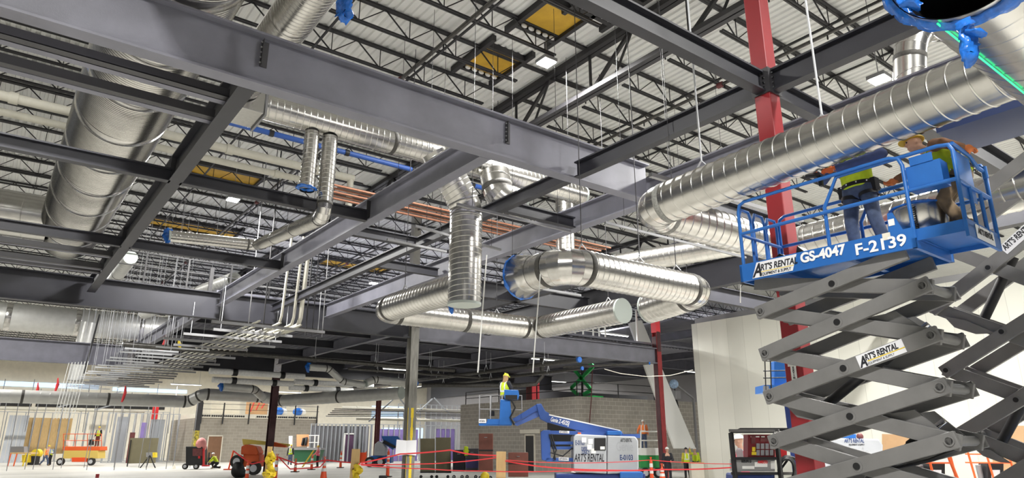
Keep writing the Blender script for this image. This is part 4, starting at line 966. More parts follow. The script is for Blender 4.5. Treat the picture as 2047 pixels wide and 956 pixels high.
# dark steel and walls beyond the mezzanine at right
m = MB(); m.box((59.8, 52, 10.9), (0.3, 100, 3.8)); struct('trim_1', m, DARKW)
for k, (x0, y0, x1, y1, z, d, lab) in enumerate(((32.2, 45, 59.5, 45, 9.0, 1.0, 'dark girder far behind the red and dark column'), (32.2, 36.0, 59.5, 36.0, 9.2, .6, 'dark beam above the block building'), (40, 28, 40, 60, 9.3, .6, 'dark beam left of the white panel room'), (50, 28, 50, 60, 9.3, .6, 'dark beam far behind the white panel room'), (32.2, 54, 59.5, 54, 9.0, 1.0, 'farthest dark girder at right'))):
    beam((x0, y0, z), (x1, y1, z), d, .4, lab)
m = MB(); m.box((48.5, 47, 10.35), (22, 32, .12)); struct('ceiling_far_deck', m, STEEL)
m = MB(); m.box((35.3, 10.6, 4.6), (1.3, 33.4, 9.2)); struct('wall_white_panel_room', m, COOLER)
m = MB(); m.box((35.0, 10.6, 9.36), (.5, 33.0, .32)); struct('trim_2', m, STRUT)
# block building right
m = MB(); m.box((42.5, 44.4, 2.6), (18.0, 15.3, 5.2)); m.v = [V(p) for p in m.v]; struct('wall_block_right', m, CMUR)
m = MB(); m.box((33.46, 42.2, 1.25), (.06, 1.0, 2.5)); struct('door_1', m, BLACK)
m = MB()
for yy in (41.65, 42.75): m.box((33.45, yy, 1.28), (.1, .1, 2.56))
m.box((33.45, 42.2, 2.6), (.1, 1.2, .1)); m.box((33.44, 42.2, 2.85), (.06, 2.4, .3)); struct('trim_3', m, PALE)
m = MB(); m.box((33.46, 38.6, 2.6), (.08, 3.0, 1.7)); struct('window_1', m, BLACK)
t = thing('roof_railing', 'black pipe railing along the top of the grey block building', 'railing', (34.2, 37.4, 5.2))
rp_ = [(34.0, 52.0), (34.0, 47.0), (34.0, 42.0), (34.0, 37.4), (38.0, 37.2), (42.0, 37.2), (44.5, 37.2)]
for x, y in rp_: MB().box((x, y, 5.75), (.06, .06, 1.1)).build('post', JOIST, t)
for z in (5.75, 6.28): MB().path([(x, y, z) for x, y in rp_], .03, 6).build('rail', JOIST, t)
m = MB(); m.box((44.0, 48.0, 5.8), (15, 3.0, 1.1)); tag(m.build('roof_parapet', DARKW), 'dark low parapet behind the railing of the grey block building', 'parapet')
c = at(1065, 768, x=36.5); t = thing('red_cabinet', 'red box standing behind the railing on the grey block building', 'cabinet', (c.x, c.y, 5.2)); MB().box((c.x, c.y, 6.03), (.8, .8, 1.6)).build('box', REDP, t, bevel=.03); MB().box((c.x - .41, c.y, 6.0), (.02, .6, 1.2)).build('door', DRED, t)

# block building left with hollow core roof planks
m = MB(); m.box((24.7, 85.5, 2.25), (13.0, 13.0, 4.5)); struct('wall_block_left', m, CMU)
for k in range(11):
    x = 18.2 + k * 1.18
    t = thing('hollow_core_plank', 'pale hollow core roof plank end on the left block building', 'roof plank', (x + .57, 79, 4.5), 'hollow core planks')
    MB().box((x + .58, 85.5, 4.74), (1.15, 13.2, .46)).build('plank', PALE, t)
    if k not in (4,):
        for j in range(5): MB().tube((x + .14 + j * .22, 78.86, 4.72), (x + .14 + j * .22, 78.92, 4.72), .1, n=10).build('core_hole', BLACK, t)
t = thing('edge_railing', 'black guard posts and wires round the roof of the left block building', 'railing', (24, 79, 4.9))
for x in (18.4, 20.6, 23.3, 25.8, 28.4, 31.0): MB().box((x, 78.8, 5.0), (.12, .1, 2.2)).build('post', JOIST, t)
for z in (5.4, 5.95): MB().bar((18.2, 78.8, z), (31.2, 78.8, z), .04, .04).build('wire', JOIST, t)
m = MB(); m.box((20.1, 78.97, 1.3), (1.35, .1, 2.6)); d_ = struct('door_2', m, BRDOOR)
m = MB(); m.box((19.38, 78.95, 1.32), (.1, .12, 2.7)); m.box((20.82, 78.95, 1.32), (.1, .12, 2.7)); m.box((20.1, 78.95, 2.68), (1.5, .12, .1)); struct('trim_4', m, PALE)
for x, w_, h_, mm, lab in ((21.2, 3.0, 1.9, PALE, 'pale board standing on the left part of the left block building'), (24.6, 2.4, 2.0, PLY, 'pale plywood sheet with red marks on the left block building'), (30.3, 2.2, 2.3, PALE, 'cream board at the right end of the left block building roof')):
    t = thing('wall_board', lab, 'board', (x, 80.6, 4.97)); MB().box((x, 80.6, 4.97 + h_ / 2), (w_, .12, h_)).build('board', mm, t)
    if mm is PLY:
        for q in range(3): MB().tube((x - .7 + q * .6, 80.5, 5.3 + .2 * q), (x - .4 + q * .6, 80.5, 6.3), .05, n=6).build('red_mark', BRED, t)
for x, lab in ((27.0, 'blue and white bag on the left block building, left one'), (29.2, 'blue and white bag on the left block building, right one')):
    t = thing('material_bag', lab, 'bag', (x, 80.2, 5.0)); MB().ball((x, 80.2, 5.4), (.6, .5, .45)).build('bag', BFILM, t); MB().ball((x + .5, 80.3, 5.35), (.5, .45, .4)).build('bag', WHITE, t)
t = thing('stud_bundle', 'rows of pale studs framed on top of the left block building', 'studs', (28, 84, 5))
for k in range(9): MB().box((25.3 + k * .42, 83, 5.9), (.07, .1, 1.9)).build('stud', STUDM, t)
for z in (5.3, 6.0, 6.7): MB().box((27, 83, z), (3.6, .1, .06)).build('track', STUDM, t)
# far windows
for k, (x0, x1, z0, z1, mm) in enumerate(((-8, 11.4, 8.55, 9.1, GLASS), (13, 22, 8.45, 8.9, GLASS), (5, 19.5, 6.2, 6.95, BLACK), (-6, 4.6, 6.2, 6.95, BLACK), (50, 57, 5.6, 7.6, GLASS), (52, 59.5, 2.6, 4.2, GLASS), (43, 49, 2.6, 4.2, GLASS))):
    m = MB(); m.box(((x0 + x1) / 2, 104.0, (z0 + z1) / 2), (x1 - x0, .12, z1 - z0)); struct('window_%d' % (k + 2), m, mm)
# stud partitions
def partition(label, x0, x1, y, z1, boards, nst, bm=PURPLE, back=None):
    t = thing('stud_partition', label, 'partition', ((x0 + x1) / 2, y, 0))
    for k in range(nst): MB().box((x0 + (x1 - x0) * k / (nst - 1), y, z1 / 2), (.09, .14, z1)).build('stud', STUDM, t)
    for z in (.03, z1 - .03): MB().box(((x0 + x1) / 2, y, z), (x1 - x0, .16, .06)).build('track', STUDM, t)
    for a, b, za, zb in boards: MB().box(((a + b) / 2, y + .12, (za + zb) / 2), (b - a, .04, zb - za)).build('board', bm, t)
    return t
partition('steel stud partition with purple boards at mid photo', 30.5, 47, 70, 3.9, ((34.6, 39.5, 0, 3.4), (41.8, 44.5, 0, 3.5)), 26)
partition('dark steel stud partition left of the purple boards', 27.6, 34.4, 71.5, 3.9, ((27.6, 34.2, 0, 3.7),), 16, mat('grey_board', S(120, 120, 124), .7))
partition('open steel stud partition behind the striped column', 40, 56, 76, 6.5, (), 22)
m = MB(); m.box((31.8, 71.3, 1.4), (.95, .2, 2.8)); struct('door_3', m, mat('plum_door', S(84, 56, 84), .6))
m = MB(); m.box((31.25, 71.25, 1.45), (.12, .24, 2.9)); m.box((32.35, 71.25, 1.45), (.12, .24, 2.9)); m.box((31.8, 71.25, 2.9), (1.2, .24, .12)); struct('trim_5', m, WHITE)
partition('steel stud partition with timber boards at far left', -2, 9.5, 93, 5.2, ((-2, 1.2, .8, 4.6), (3.9, 8.2, .8, 4.6)), 15, WOOD)
partition('steel stud partition with pale boards at far left', 8.6, 17.5, 90, 5.4, ((9.6, 11.2, 0, 4.9), (14.8, 15.4, 0, 5.0)), 14, PALE)
partition('steel stud partition with grey sheets behind the orange scissor lift', 10.5, 17.4, 84, 5.0, ((11.4, 12.4, 0, 4.6), (14.6, 16.0, 0, 4.4)), 12, STUDM)
for k in range(5):
    x = 2.2 + k * .36; t = thing('sheet_stack', 'galvanised sheet leaning on the studs at far left', 'metal sheet', (x, 91, 0), 'leaning galvanised sheets'); MB().prism([(x, 90.6, 0), (x + .33, 90.6, 0), (x + .45, 92.2, 4.8), (x + .12, 92.2, 4.8)], (0, .05, 0)).build('sheet', STUDM, t)
t = thing('purple_door_frame', 'slim lilac board upright by the dark red post at far left', 'board', (13.6, 82, 0)); MB().box((13.65, 82, 2.0), (.5, .1, 4.0)).build('board', PURPLE, t); MB().box((12.7, 82, 1.5), (.45, .3, 3.0)).build('post', DRED, t)
for (x0, x1, y, z, r_, lab) in ((-6, 14.5, 88, 5.35, .16, 'long white pipe above the far left studs'), (-6, 17, 80, 6.1, .22, 'wide pale pipe above the far left studs'), (30, 46, 66, 4.3, .14, 'pale pipe above the purple boards'), (31, 50, 72, 5.6, .2, 'upper pale pipe above the purple boards')):
    pipe(lab, (x0, y, z), (x1, y, z), r_, PIPEW, joints=5)
for (x0, z0, x1, z1, y) in ((5.5, 5.2, 10.5, 6.8, 78), (8.5, 5.0, 13, 6.7, 78), (30.5, 4.0, 33.5, 6.6, 64), (33.5, 6.6, 36, 4.1, 64), (37, 4.2, 40, 6.7, 68), (40.2, 6.8, 43.4, 4.2, 68)):
    tag(MB().bar((x0, y, z0), (x1, y, z1), .12, .12).build('diagonal_brace', STUDM), 'pale diagonal brace above the unfinished partitions', 'brace', 'diagonal braces')
for k in range(5):
    tag(MB().bar((26 + k * .3, 62 + k * 1.2, 5.0 - .12 * k), (44, 60 + k * 1.4, 5.2 - .1 * k), .09, .09).build('hung_pipe', PIPEK if k % 2 else STRUT), 'thin hung pipe crossing above the purple boards', 'pipe', 'thin pipes above the purple boards')

beam((19.1, 4, H), (19.1, 27.5, H), 0.95, 0.3, 'dark beam seen behind the rails of the blue lift', m=STEEL_SHADE)
beam((11.0, 4.2, H), (18.9, 4.2, H), 0.5, 0.25, 'dark beam running away behind the shiny duct over the lift', m=STEEL_SHADE)
beam((11.0, 9.41, H), (18.9, 9.41, H), 0.6, 0.25, 'dark beam beyond the elbow of the big shiny duct', m=STEEL_SHADE)
beam((11.1, 20.0, H), (18.9, 20.0, H), 0.6, 0.25, 'dark cross beam above the U turn of the open-ended duct', m=STEEL_SHADE)
beam((15.2, 9.6, H), (15.2, 27.4, H), 0.5, 0.25, 'dark beam above the open-ended duct run', m=STEEL_SHADE)
beam((19.3, 15.5, H), (40, 15.5, H), 0.6, 0.25, 'dark beam above the white panel room', m=STEEL_SHADE)
# ------------------------------------------------------------------ machines, stores and people on the floor
FH = V((cos(YAW), sin(YAW), 0)); RF = Matrix((rgt, FH, Z)).transposed()
def aD(px, py, D):
    d = fwd * FPX + rgt * (px - 1023.5) + upv * (478 - py)
    return V((0, 0, HC)) + d * (D / d.dot(FH))
def gr(px, D, z=0): p = aD(px, 882, D); return V((p.x, p.y, z))
def pr(mb, pts, D, dep): mb.prism([aD(x, y, D) for x, y in pts], FH * dep); return mb
def rect(mb, x0, y0, x1, y1, D, dep): return pr(mb, [(x0, y1), (x1, y1), (x1, y0), (x0, y0)], D, dep)
def R_(x0, y0, x1, y1, D, dep, name, m, par, bevel=0): return rect(MB(), x0, y0, x1, y1, D, dep).build(name, m, par, bevel=bevel)
def P_(pts, D, dep, name, m, par, bevel=0): return pr(MB(), pts, D, dep).build(name, m, par, bevel=bevel)
def wire(pts, D, r, name, m, par, n=6): return MB().path([aD(*p[:2], D + (p[2] if len(p) > 2 else 0)) for p in pts], r, n).build(name, m, par)
def wheel(px, D, rad, wd, par, hub=LGREY, z=None):
    c = gr(px, D, rad if z is None else z); w = MB().tube(c, c + FH * wd, rad, n=24).build('wheel', RUBBER, par, bevel=.03); MB().tube(c - FH * .012, c + FH * .05, rad * .55, n=18).build('hub', hub, w)
def fl(px, D): return gr(px, D, 0)
def ftext(s_, px, py, D, hpx, m, par, wpx=None, bold=0.004, shear=.0, rot=0.0):
    k = D / 1421.0; sz = hpx * k / 0.72; p = aD(px, py, D - .006)
    r = (rgt * cos(rot) + Z * sin(rot)); u = (Z * cos(rot) - rgt * sin(rot)); sx = 1.0
    if wpx: sx = min(1.6, wpx * k / (sz * .6 * len(s_)))
    return text(s_, p, r, u, sz, m, par, 'lettering', .001, 'LEFT', bold, shear, sx)

# --- blue articulated boom lift
D = 24.0
t = thing('boom_lift', 'blue articulated boom lift with grey lettered engine cover and a raised basket', 'boom lift', fl(1215, D + .6))
P_([(1147, 944), (1213, 948), (1213, 871), (1152, 868), (1147, 874)], D, 1.3, 'engine_cover', COVER, t, .04)
P_([(1214, 948), (1274, 946), (1277, 936), (1276, 881), (1270, 873), (1214, 871)], D, 1.3, 'engine_cover', COVER, t, .04)
R_(1188, 876, 1211, 901, D - .02, .03, 'control_panel', BLACK, t)
for x, y in ((1163, 875), (1176, 878), (1174, 889), (1182, 897)): R_(x, y, x + 9, y + 10, D - .012, .012, 'white_sticker', WHITE, t)
R_(1200, 893, 1209, 899, D - .03, .01, 'white_sticker', WHITE, t)
ftext('E-0103', 1150, 890, D, 9, BTXT, t, 24); ftext('DIESEL', 1162, 901, D, 7, BTXT, t, 17); ftext('ONLY', 1163, 908, D, 7, BTXT, t, 14)
ftext("ART'S RENTAL", 1148, 923, D, 15, LTXT, t, 66, .006, .25); ftext("ART'S RENTAL", 1240, 884, D, 7, LTXT, t, 26, .003, .3); ftext('E-0103', 1239, 920, D, 10, BTXT, t, 34, .006)
GLT = mat('grey_outline_lettering', S(160, 163, 168), .5)
ftext('Genie', 1232, 902, D, 18, GLT, t, 42)
R_(1112, 948, 1290, 962, D + .1, 1.1, 'chassis', DBLUE, t, .02); R_(1240, 944, 1285, 956, D - .1, .5, 'axle_drive', BLUE, t, .02)
for x, h in ((1118, REDP), (1206, REDP), (1300, LGREY)): wheel(x, D - .2, .42, .35, t, h)
BB = mat('boom_blue', S(50, 82, 150), .45)
P_([(1081, 864), (1086, 860), (1100, 860), (1101, 920), (1090, 922), (1083, 920)], D + .3, .5, 'lower_riser_plate', BB, t, .02)
P_([(1090, 861), (1240, 864), (1240, 872), (1090, 868)], D + .35, .3, 'riser_boom', BB, t); R_(1102, 883, 1147, 889, D + .3, .3, 'riser_link', BB, t); R_(1104, 893, 1147, 899, D + .3, .3, 'riser_link', BB, t); R_(1092, 916, 1147, 923, D + .3, .4, 'riser_base', BB, t)
P_([(1118, 861), (1138, 862), (1138, 867), (1118, 866)], D + .33, .02, 'rental_sign', PAPER, t); ftext("ART'S RENTAL", 1119, 865.5, D + .32, 4, LTXT, t, 18, .001)
P_([(1117, 914), (1137, 915), (1137, 922), (1117, 921)], D + .28, .02, 'rental_sign', PAPER, t); ftext("ART'S RENTAL", 1118, 920, D + .28, 4, LTXT, t, 18, .001)
for k, pts in enumerate((((1098, 868), (1106, 895), (1110, 920)), ((1102, 868), (1112, 900), (1106, 918)), ((1100, 905), (1125, 912), (1145, 895)))): wire(pts, D + .25, .025, 'hydraulic_hose', BLACK, t)
bm = P_([(1096, 830), (1240, 862), (1247, 868), (1220, 872), (1150, 860), (1096, 845)], D + .45, .3, 'main_boom', BB, t, .015)
P_([(1096, 828), (1240, 860), (1240, 862), (1096, 830.5)], D + .44, .3, 'boom_top_plate', WHITE, t)
ftext('Genie Z-45/25J', 1100, 842, D + .44, 8.5, WTXT, t, 52, .004, .1, -.235)
P_([(1072, 808), (1082, 807), (1090, 822), (1098, 826), (1096, 846), (1080, 838), (1076, 826)], D + .4, .4, 'boom_knuckle', BB, t, .02)
P_([(1072, 809), (1080, 818), (1030, 845), (1024, 838)], D + .45, .1, 'jib_arm', BB, t); P_([(1076, 820), (1080, 832), (1034, 852), (1026, 848)], D + .5, .1, 'jib_arm', mat('jib_blue', S(70, 96, 160), .45), t)
P_([(1090, 868), (1280, 868), (1280, 876), (1230, 872)], D + .4, .3, 'boom_rest', BB, t)
R_(1214, 862, 1243, 870, D + .1, .9, 'turret_top', BLUE, t, .02)
MB().tube(aD(1158, 869, D + .3), aD(1158, 865, D + .3), .06, n=10).build('beacon', ORANGE, t)
# basket
R_(957, 843, 1022, 851, D + .1, .9, 'basket_floor', BLUE, t); R_(974, 838, 1002, 849, D + .08, .05, 'toe_plate', BLUE, t); R_(957, 838, 972, 846, D + .07, .02, 'rental_sign', PAPER, t)
ftext("ART'S RENTAL", 958, 844, D + .07, 3.5, LTXT, t, 13, .001)
for dv_ in (0.1, .95):
    for x0, x1 in ((958, 980), (980, 1003), (1003, 1043)): wire([(x0, 845, dv_), (x0 + (1 if x0 < 980 else 2), 790, dv_), (x1, 791, dv_), (x1, 845 if x1 < 1040 else 822, dv_)], D, .02, 'basket_rail', STRUT, t)
    wire([(958, 818, dv_), (1043, 820, dv_)], D, .018, 'basket_rail', STRUT, t)
P_([(1000, 798), (1020, 800), (1024, 850), (998, 850)], D + .0, .25, 'jib_rotator', BLUE, t, .02); P_([(1008, 779), (1036, 780), (1038, 790), (1036, 799), (1008, 797)], D - .05, .35, 'control_box', BLUE, t, .015)
R_(1010, 790, 1034, 799, D - .06, .02, 'box_front', BLACK, t); MB().tube(aD(983, 832, D + .5), aD(983, 822, D + .5), .1, n=12).build('extinguisher_canister', BLACK, t)
wire([(1022, 800), (1030, 815), (1020, 835), (1028, 850)], D - .05, .03, 'cable', BLACK, t)
person('worker in yellow hard hat and dark jacket in the raised boom lift basket', aD(1009, 843, D + .52), -RAD(60) + YAW - pi / 2 + RAD(20), dict(hed=(0, .07, 1.62), wl=(-.1, .36, 1.15), el=(-.27, .12, 1.14), er=(.27, .1, 1.14), wr=(.1, .36, 1.15), look=(.2, .95, -.2)), .93, top=DARKC, legs=DARKC, vest=HIVIS, hat=mat('helmet_yellow', S(226, 226, 60), .4), hood=mat('hood_tan', S(150, 120, 84), .8), vox=.016, face=True)

# --- welding power cart by the red column
D = 13.0
t = thing('power_cart', 'black framed power cart with red outlet panel beside the red column', 'power cart', fl(1530, D + .6))
P_([(1457, 866), (1480, 856), (1574, 856), (1606, 866)], D, .02, 'roof_front', BLACK, t)
MB().prism([aD(1457, 864, D - .05), aD(1556, 864, D - .05), aD(1608, 864, D + .9), aD(1510, 864, D + .9)], Z * .05).build('roof', SGREY, t)
for x, dv_ in ((1461, 0), (1551, 0), (1600, .8)): MB().bar(aD(x, 866, D + dv_), gr(x + 4, D + dv_, .25), .065, .065).build('frame_post', BLACK, t)
for y in (917, 947):
    MB().bar(aD(1462, y, D), aD(1553, y, D), .05, .05).build('frame_rail', BLACK, t); MB().bar(aD(1553, y, D), aD(1600, y, D + .8), .05, .05).build('frame_rail', BLACK, t)
R_(1495, 869, 1549, 915, D + .03, .25, 'outlet_panel', mat('panel_red', S(120, 24, 32), .45), t)
for i in range(4):
    for j in range(2): R_(1512 + i * 9, 887 + j * 13, 1519 + i * 9, 898 + j * 13, D + .01, .03, 'outlet', STRUT, t, .004)
R_(1502, 872, 1510, 887, D + .01, .03, 'breaker', DRED, t); R_(1520, 876, 1535, 883, D + .01, .03, 'breaker', DRED, t); R_(1504, 894, 1510, 903, D + .01, .03, 'yellow_switch', YEL, t); R_(1503, 904, 1512, 910, D + .01, .03, 'yellow_label', YEL, t)
for x in (1501, 1511, 1522): R_(x, 872.5, x + 7, 874.5, D + .015, .015, 'white_label', WHITE, t)
R_(1469, 919, 1549, 943, D + .03, .3, 'grey_panel', mat('cart_grey', S(150, 150, 148), .5), t); ftext('0053413', 1482, 925, D + .03, 6.5, LTXT, t, 24, .004)
R_(1509, 924, 1534, 934, D + .01, .02, 'maker_plate', WHITE, t); ftext('AMECO', 1515, 926.5, D + .005, 5.2, BRED, t, 17, .003)
R_(1484, 932, 1508, 938, D + .02, .015, 'white_label', WHITE, t); R_(1541, 922, 1549, 938, D + .02, .015, 'white_label', WHITE, t)
R_(1549, 862, 1562, 869, D - .06, .02, 'number_label', WHITE, t); ftext('JP36', 1550, 864, D - .06, 4, LTXT, t, 10, .001)
R_(1553, 890, 1573, 915, D + .5, .1, 'side_panel', BRED, t); R_(1470, 948, 1550, 975, D + .1, .6, 'battery_box', DBLUE, t, .03)
for k in range(4): MB().path([aD(1573 + (14 + k) * cos(u), 940 + (22 + k * 2) * sin(u), D + .1 + .03 * k) for u in (2 * pi * j / 18 for j in range(19))], .02, 7).build('coiled_hose', BLACK, t)
wire([(1556, 945), (1580, 912), (1596, 925), (1600, 960)], D + .3, .02, 'hose', BLACK, t); wire([(1556, 918), (1582, 914), (1594, 918)], D + .2, .02, 'hose', BLACK, t)
for x in (1475, 1575): wheel(x, D + .1, .24, .12, t)
# fire point on the red column: sign with arrows and extinguisher
sgn = MB(); xs_ = 8.6 - .137
def cp(y, z): return V((xs_, 5.06 + y, z))
sgn.prism([cp(.075, 3.30), cp(0, 3.22), cp(-.075, 3.30), cp(-.075, 3.10), cp(.075, 3.10)], V((-.004, 0, 0))); sgn.build('sign_top', WHITE, RC)
MB().prism([cp(.04, 3.1), cp(-.04, 3.1), cp(-.04, 2.68), cp(-.09, 2.68), cp(0, 2.56), cp(.09, 2.68), cp(.04, 2.68)], V((-.004, 0, 0))).build('sign_arrow', WHITE, RC)
for k, ch in enumerate('FIRE'): pass
text('FIRE', cp(.055, 3.14) - V((.006, 0, 0)), (0, -1, 0), Z, .055, BRED, RC, 'lettering', .001, 'LEFT', .002)
for k, ch in enumerate('EXTINGUISHER'): text(ch, cp(.0, 3.068 - k * .033) - V((.006, 0, 0)), (0, -1, 0), Z, .036, LTXT, RC, 'lettering', .001, 'CENTER', .002)
t = thing('fire_extinguisher', 'red extinguisher with a white tag hung low on the red column', 'fire extinguisher', (8.38, 4.98, 1.1)); MB().lathe((8.38, 4.98, 1.15), [(0, .07), (.02, .085), (.38, .085), (.45, .03), (.5, .03)], 16).build('cylinder', BRED, t); MB().box((8.36, 4.96, 1.68), (.12, .12, .05)).build('handle', BLACK, t); MB().box((8.29, 4.9, 1.55), (.01, .1, .2)).build('tag', WHITE, t); MB().box((8.42, 5.0, 1.4), (.1, .1, .6)).build('bracket', REDP, t)
# pink vest worker behind the cart
t = thing('work_step', 'low black step behind the power cart', 'step', fl(1480, 16)); c = fl(1480, 16); MB().box(c + V((0, 0, .26)), (.9, .9, .52), RF).build('step', BLACK, t)
person('person in pink vest and white hard hat standing behind the power cart', c + V((0, 0, .52)), YAW - pi / 2 + RAD(60), dict(look=(0, 1, -.1)), 1.0, top=mat('grey_cloth', S(120, 110, 112), .8), legs=DARKC, vest=PINK, hat=WHITE, hair=mat('brown_hair', S(90, 64, 48), .7), vox=.018, face=True, stripes=True)
# --- second grey boom machine behind the scissor arms
D = 19.0
t = thing('boom_lift', 'grey lettered boom lift cover seen between the scissor arms at lower right', 'boom lift', fl(1700, D + .6))
P_([(1645, 945), (1764, 945), (1766, 890), (1758, 878), (1660, 876), (1648, 884)], D, 1.3, 'engine_cover', COVER, t, .04)
ftext("ART'S RENTAL", 1688, 885, D, 8, BTXT, t, 44, .004, .25); ftext('EQUIPMENT & SUPPLY', 1697, 881 + 10, D, 3.2, LTXT, t, 34, .001); ftext('Genie', 1690, 917, D, 24, GLT, t, 62)
R_(1640, 945, 1770, 965, D + .1, 1.1, 'chassis', DBLUE, t); R_(1672, 868, 1712, 877, D + .4, .5, 'blue_hood', BLUE, t, .02); MB().ball(aD(1719, 873, D + .2), .09).build('beacon', DRED, t)
for x in (1655, 1750): wheel(x, D - .1, .42, .35, t)
# basket of another machine behind the red column
D = 15.5
t = thing('work_basket', 'blue machine basket with thin rails seen left of the red column', 'work basket', fl(1555, D + .3))
R_(1528, 770, 1580, 785, D, .6, 'basket_floor', BLUE, t); R_(1548, 722, 1580, 772, D + .2, .25, 'control_box', BLUE, t, .02); R_(1526, 772, 1537, 783, D - .01, .02, 'grey_plate', STRUT, t)
for dv_ in (0, .6):
    for y in (722, 742, 756): wire([(1526, y, dv_), (1590, y - 1, dv_)], D, .014, 'basket_rail', BLACK, t)
    for x in (1529, 1540, 1588): wire([(x, 722, dv_), (x + 2, 780, dv_)], D, .014, 'basket_rail', BLACK, t)
MB().bar(aD(1575, 785, D + .4), gr(1590, D + .4, 0), .16, .16).build('mast', DBLUE, t)
# --- orange scissor frames at lower right
for i, (x0, lab) in enumerate(((1818, 'orange framed cart with a black box between the scissor arms'), (1935, 'orange framed cart with a black box at the right edge of the photo'))):
    D = 14.0 + i * 2.4
    t = thing('orange_cart', lab, 'cart', fl(x0 + 45, D + .4))
    for x in (x0, x0 + 36, x0 + 80):
        MB().bar(aD(x, 905, D), gr(x + 14, D, 0), .035, .035).build('frame_post', ORANGE, t)
    for y in (908, 925): wire([(x0 - 5, y), (x0 + 85, y + 1)], D, .018, 'frame_rail', ORANGE, t); 
    wire([(x0 - 5, 908, .7), (x0 + 85, 909, .7)], D, .018, 'frame_rail', ORANGE, t)
    R_(x0 + 40, 925, x0 + 72, 975, D + .1, .35, 'black_box', BLACK, t, .02); R_(x0 + 48, 940, x0 + 64, 956, D + .08, .03, 'white_notice', PAPER, t); MB().tube(gr(x0 + 20, D + .3, .05), aD(x0 + 20, 930, D + .3), .06, n=10).build('grey_bottle', STRUT, t)
wire([(1893, 905), (1915, 960)], 14.0, .03, 'p', ORANGE, t)
# tan boards leaning on the white room
for x0, x1, y0, lab in ((1764, 1823, 868, 'tan board leaning on the white room wall behind the grey machine'), (1984, 2060, 850, 'tan board leaning on the white room wall at the right edge')):
    a, b, c, d = at(x0, 975, x=34.3), at(x1, 985, x=34.3), at(x1, y0 + 2, x=34.6), at(x0, y0, x=34.6)
    a.z = b.z = 0.0; tag(MB().prism([a, b, c, d], V((-.05, 0, 0))).build('tan_board', PLY), lab, 'board')
# --- big white panel being tilted up, and its clamp machine
tag(MB().prism([at(1258, 646, y=33), at(1283, 640, y=33), at(1391, 897, y=33), at(1349, 897, y=33)], V((0, .16, 0))).build('insulated_panel', WHITE, None, bevel=.02), 'long white insulated panel tilted against the block building', 'panel')
t = thing('vacuum_lifter', 'grey panel lifter with a blue and white dome by the tilted panel', 'lifter', at(1350, 790, y=34))
MB().ball(at(1347, 768, y=34), .34).build('dome', mat('dome_blue_white', S(170, 196, 236), .4, 0, .35, 9), t); MB().box(at(1351, 790, y=34), (.55, .5, .6)).build('pump_box', STRUT, t, bevel=.03); MB().bar(at(1352, 770, y=34), at(1388, 798, y=34), .12, .12).build('boom_bar', STRUT, t)
for k in range(5): MB().path([at(1345 + k * 2, 800, y=33.8), at(1340 + k * 4, 812 + k, y=33.7), at(1347 + k * 2, 820, y=33.8)], .05, 6).build('hose', BLACK, t)
MB().bar(at(1386, 798, y=34), (at(1386, 798, y=34).x, 34, 0), .14, .14).build('mast', STRUT, t)
# --- white and green scissor lift with the orange worker
D = 43.5
t = thing('scissor_lift', 'white and green scissor lift beside the red and dark column', 'scissor lift', fl(1300, D + .5))
R_(1281, 910, 1320, 936, D, 1.0, 'base', GREEN, t, .03); R_(1281, 896, 1320, 911, D, 1.0, 'deck', WHITE, t, .03)
for dv_ in (0, 1.0):
    for y in (863, 881): wire([(1280, y, dv_), (1320, y, dv_)], D, .045, 'guardrail', WHITE, t)
    for x in (1281, 1319): wire([(x, 863, dv_), (x, 900, dv_)], D, .045, 'guardrail', WHITE, t)
for x in (1288, 1313): wheel(x, D - .1, .3, .2, t)
person('worker in orange vest and white helmet on the white and green scissor lift', aD(1288, 899, D + .45), YAW - pi / 2 + RAD(-20), dict(el=(-.34, .05, 1.15), wl=(-.4, .2, .98)), 1.0, top=mat('orange_shirt', S(222, 120, 66), .8), legs=JEANS, vest=HIVO, hat=WHITE, vox=.03, harness=False)
person('person in black jacket and white helmet in front of the red and dark column', fl(1332, 39.5), YAW - pi / 2 + RAD(180), dict(wl=(-.1, .3, 1.1), el=(-.27, .1, 1.12)), 1.03, top=DARKC, legs=DARKC, hat=WHITE, vox=.03, stripes=False)
person('person in lime vest and dark helmet reaching up to the tilted white panel', fl(1370, 43.0), YAW - pi / 2, dict(er=(.3, .15, 1.45), wr=(.3, .3, 1.68), fr=(0, .3, 1)), 1.0, top=mat('yellow_sleeve', S(190, 180, 60), .8), legs=DARKC, vest=HIVIS, hat=BLACK, vox=.03)
person('person in lime jacket and white helmet behind the pale crate', fl(1387, 44.6), YAW + pi / 2, dict(el=(.0, .1, 1.2)) if False else dict(er=(.3, .12, 1.4), wr=(.4, .3, 1.6), fr=(0, .2, 1)), 1.0, top=HIVIS, legs=DARKC, vest=None, hat=WHITE, vox=.03)
t = thing('crate', 'pale crate at the foot of the white panel room', 'crate', fl(1388, 42.6)); c = fl(1388, 42.4); MB().box(c + V((0, 0, .45)), (.75, .6, .9), RF).build('box', PALE, t, bevel=.02); MB().box(c + V((0, 0, .92)), (.8, .65, .05), RF).build('lid', WOOD, t)
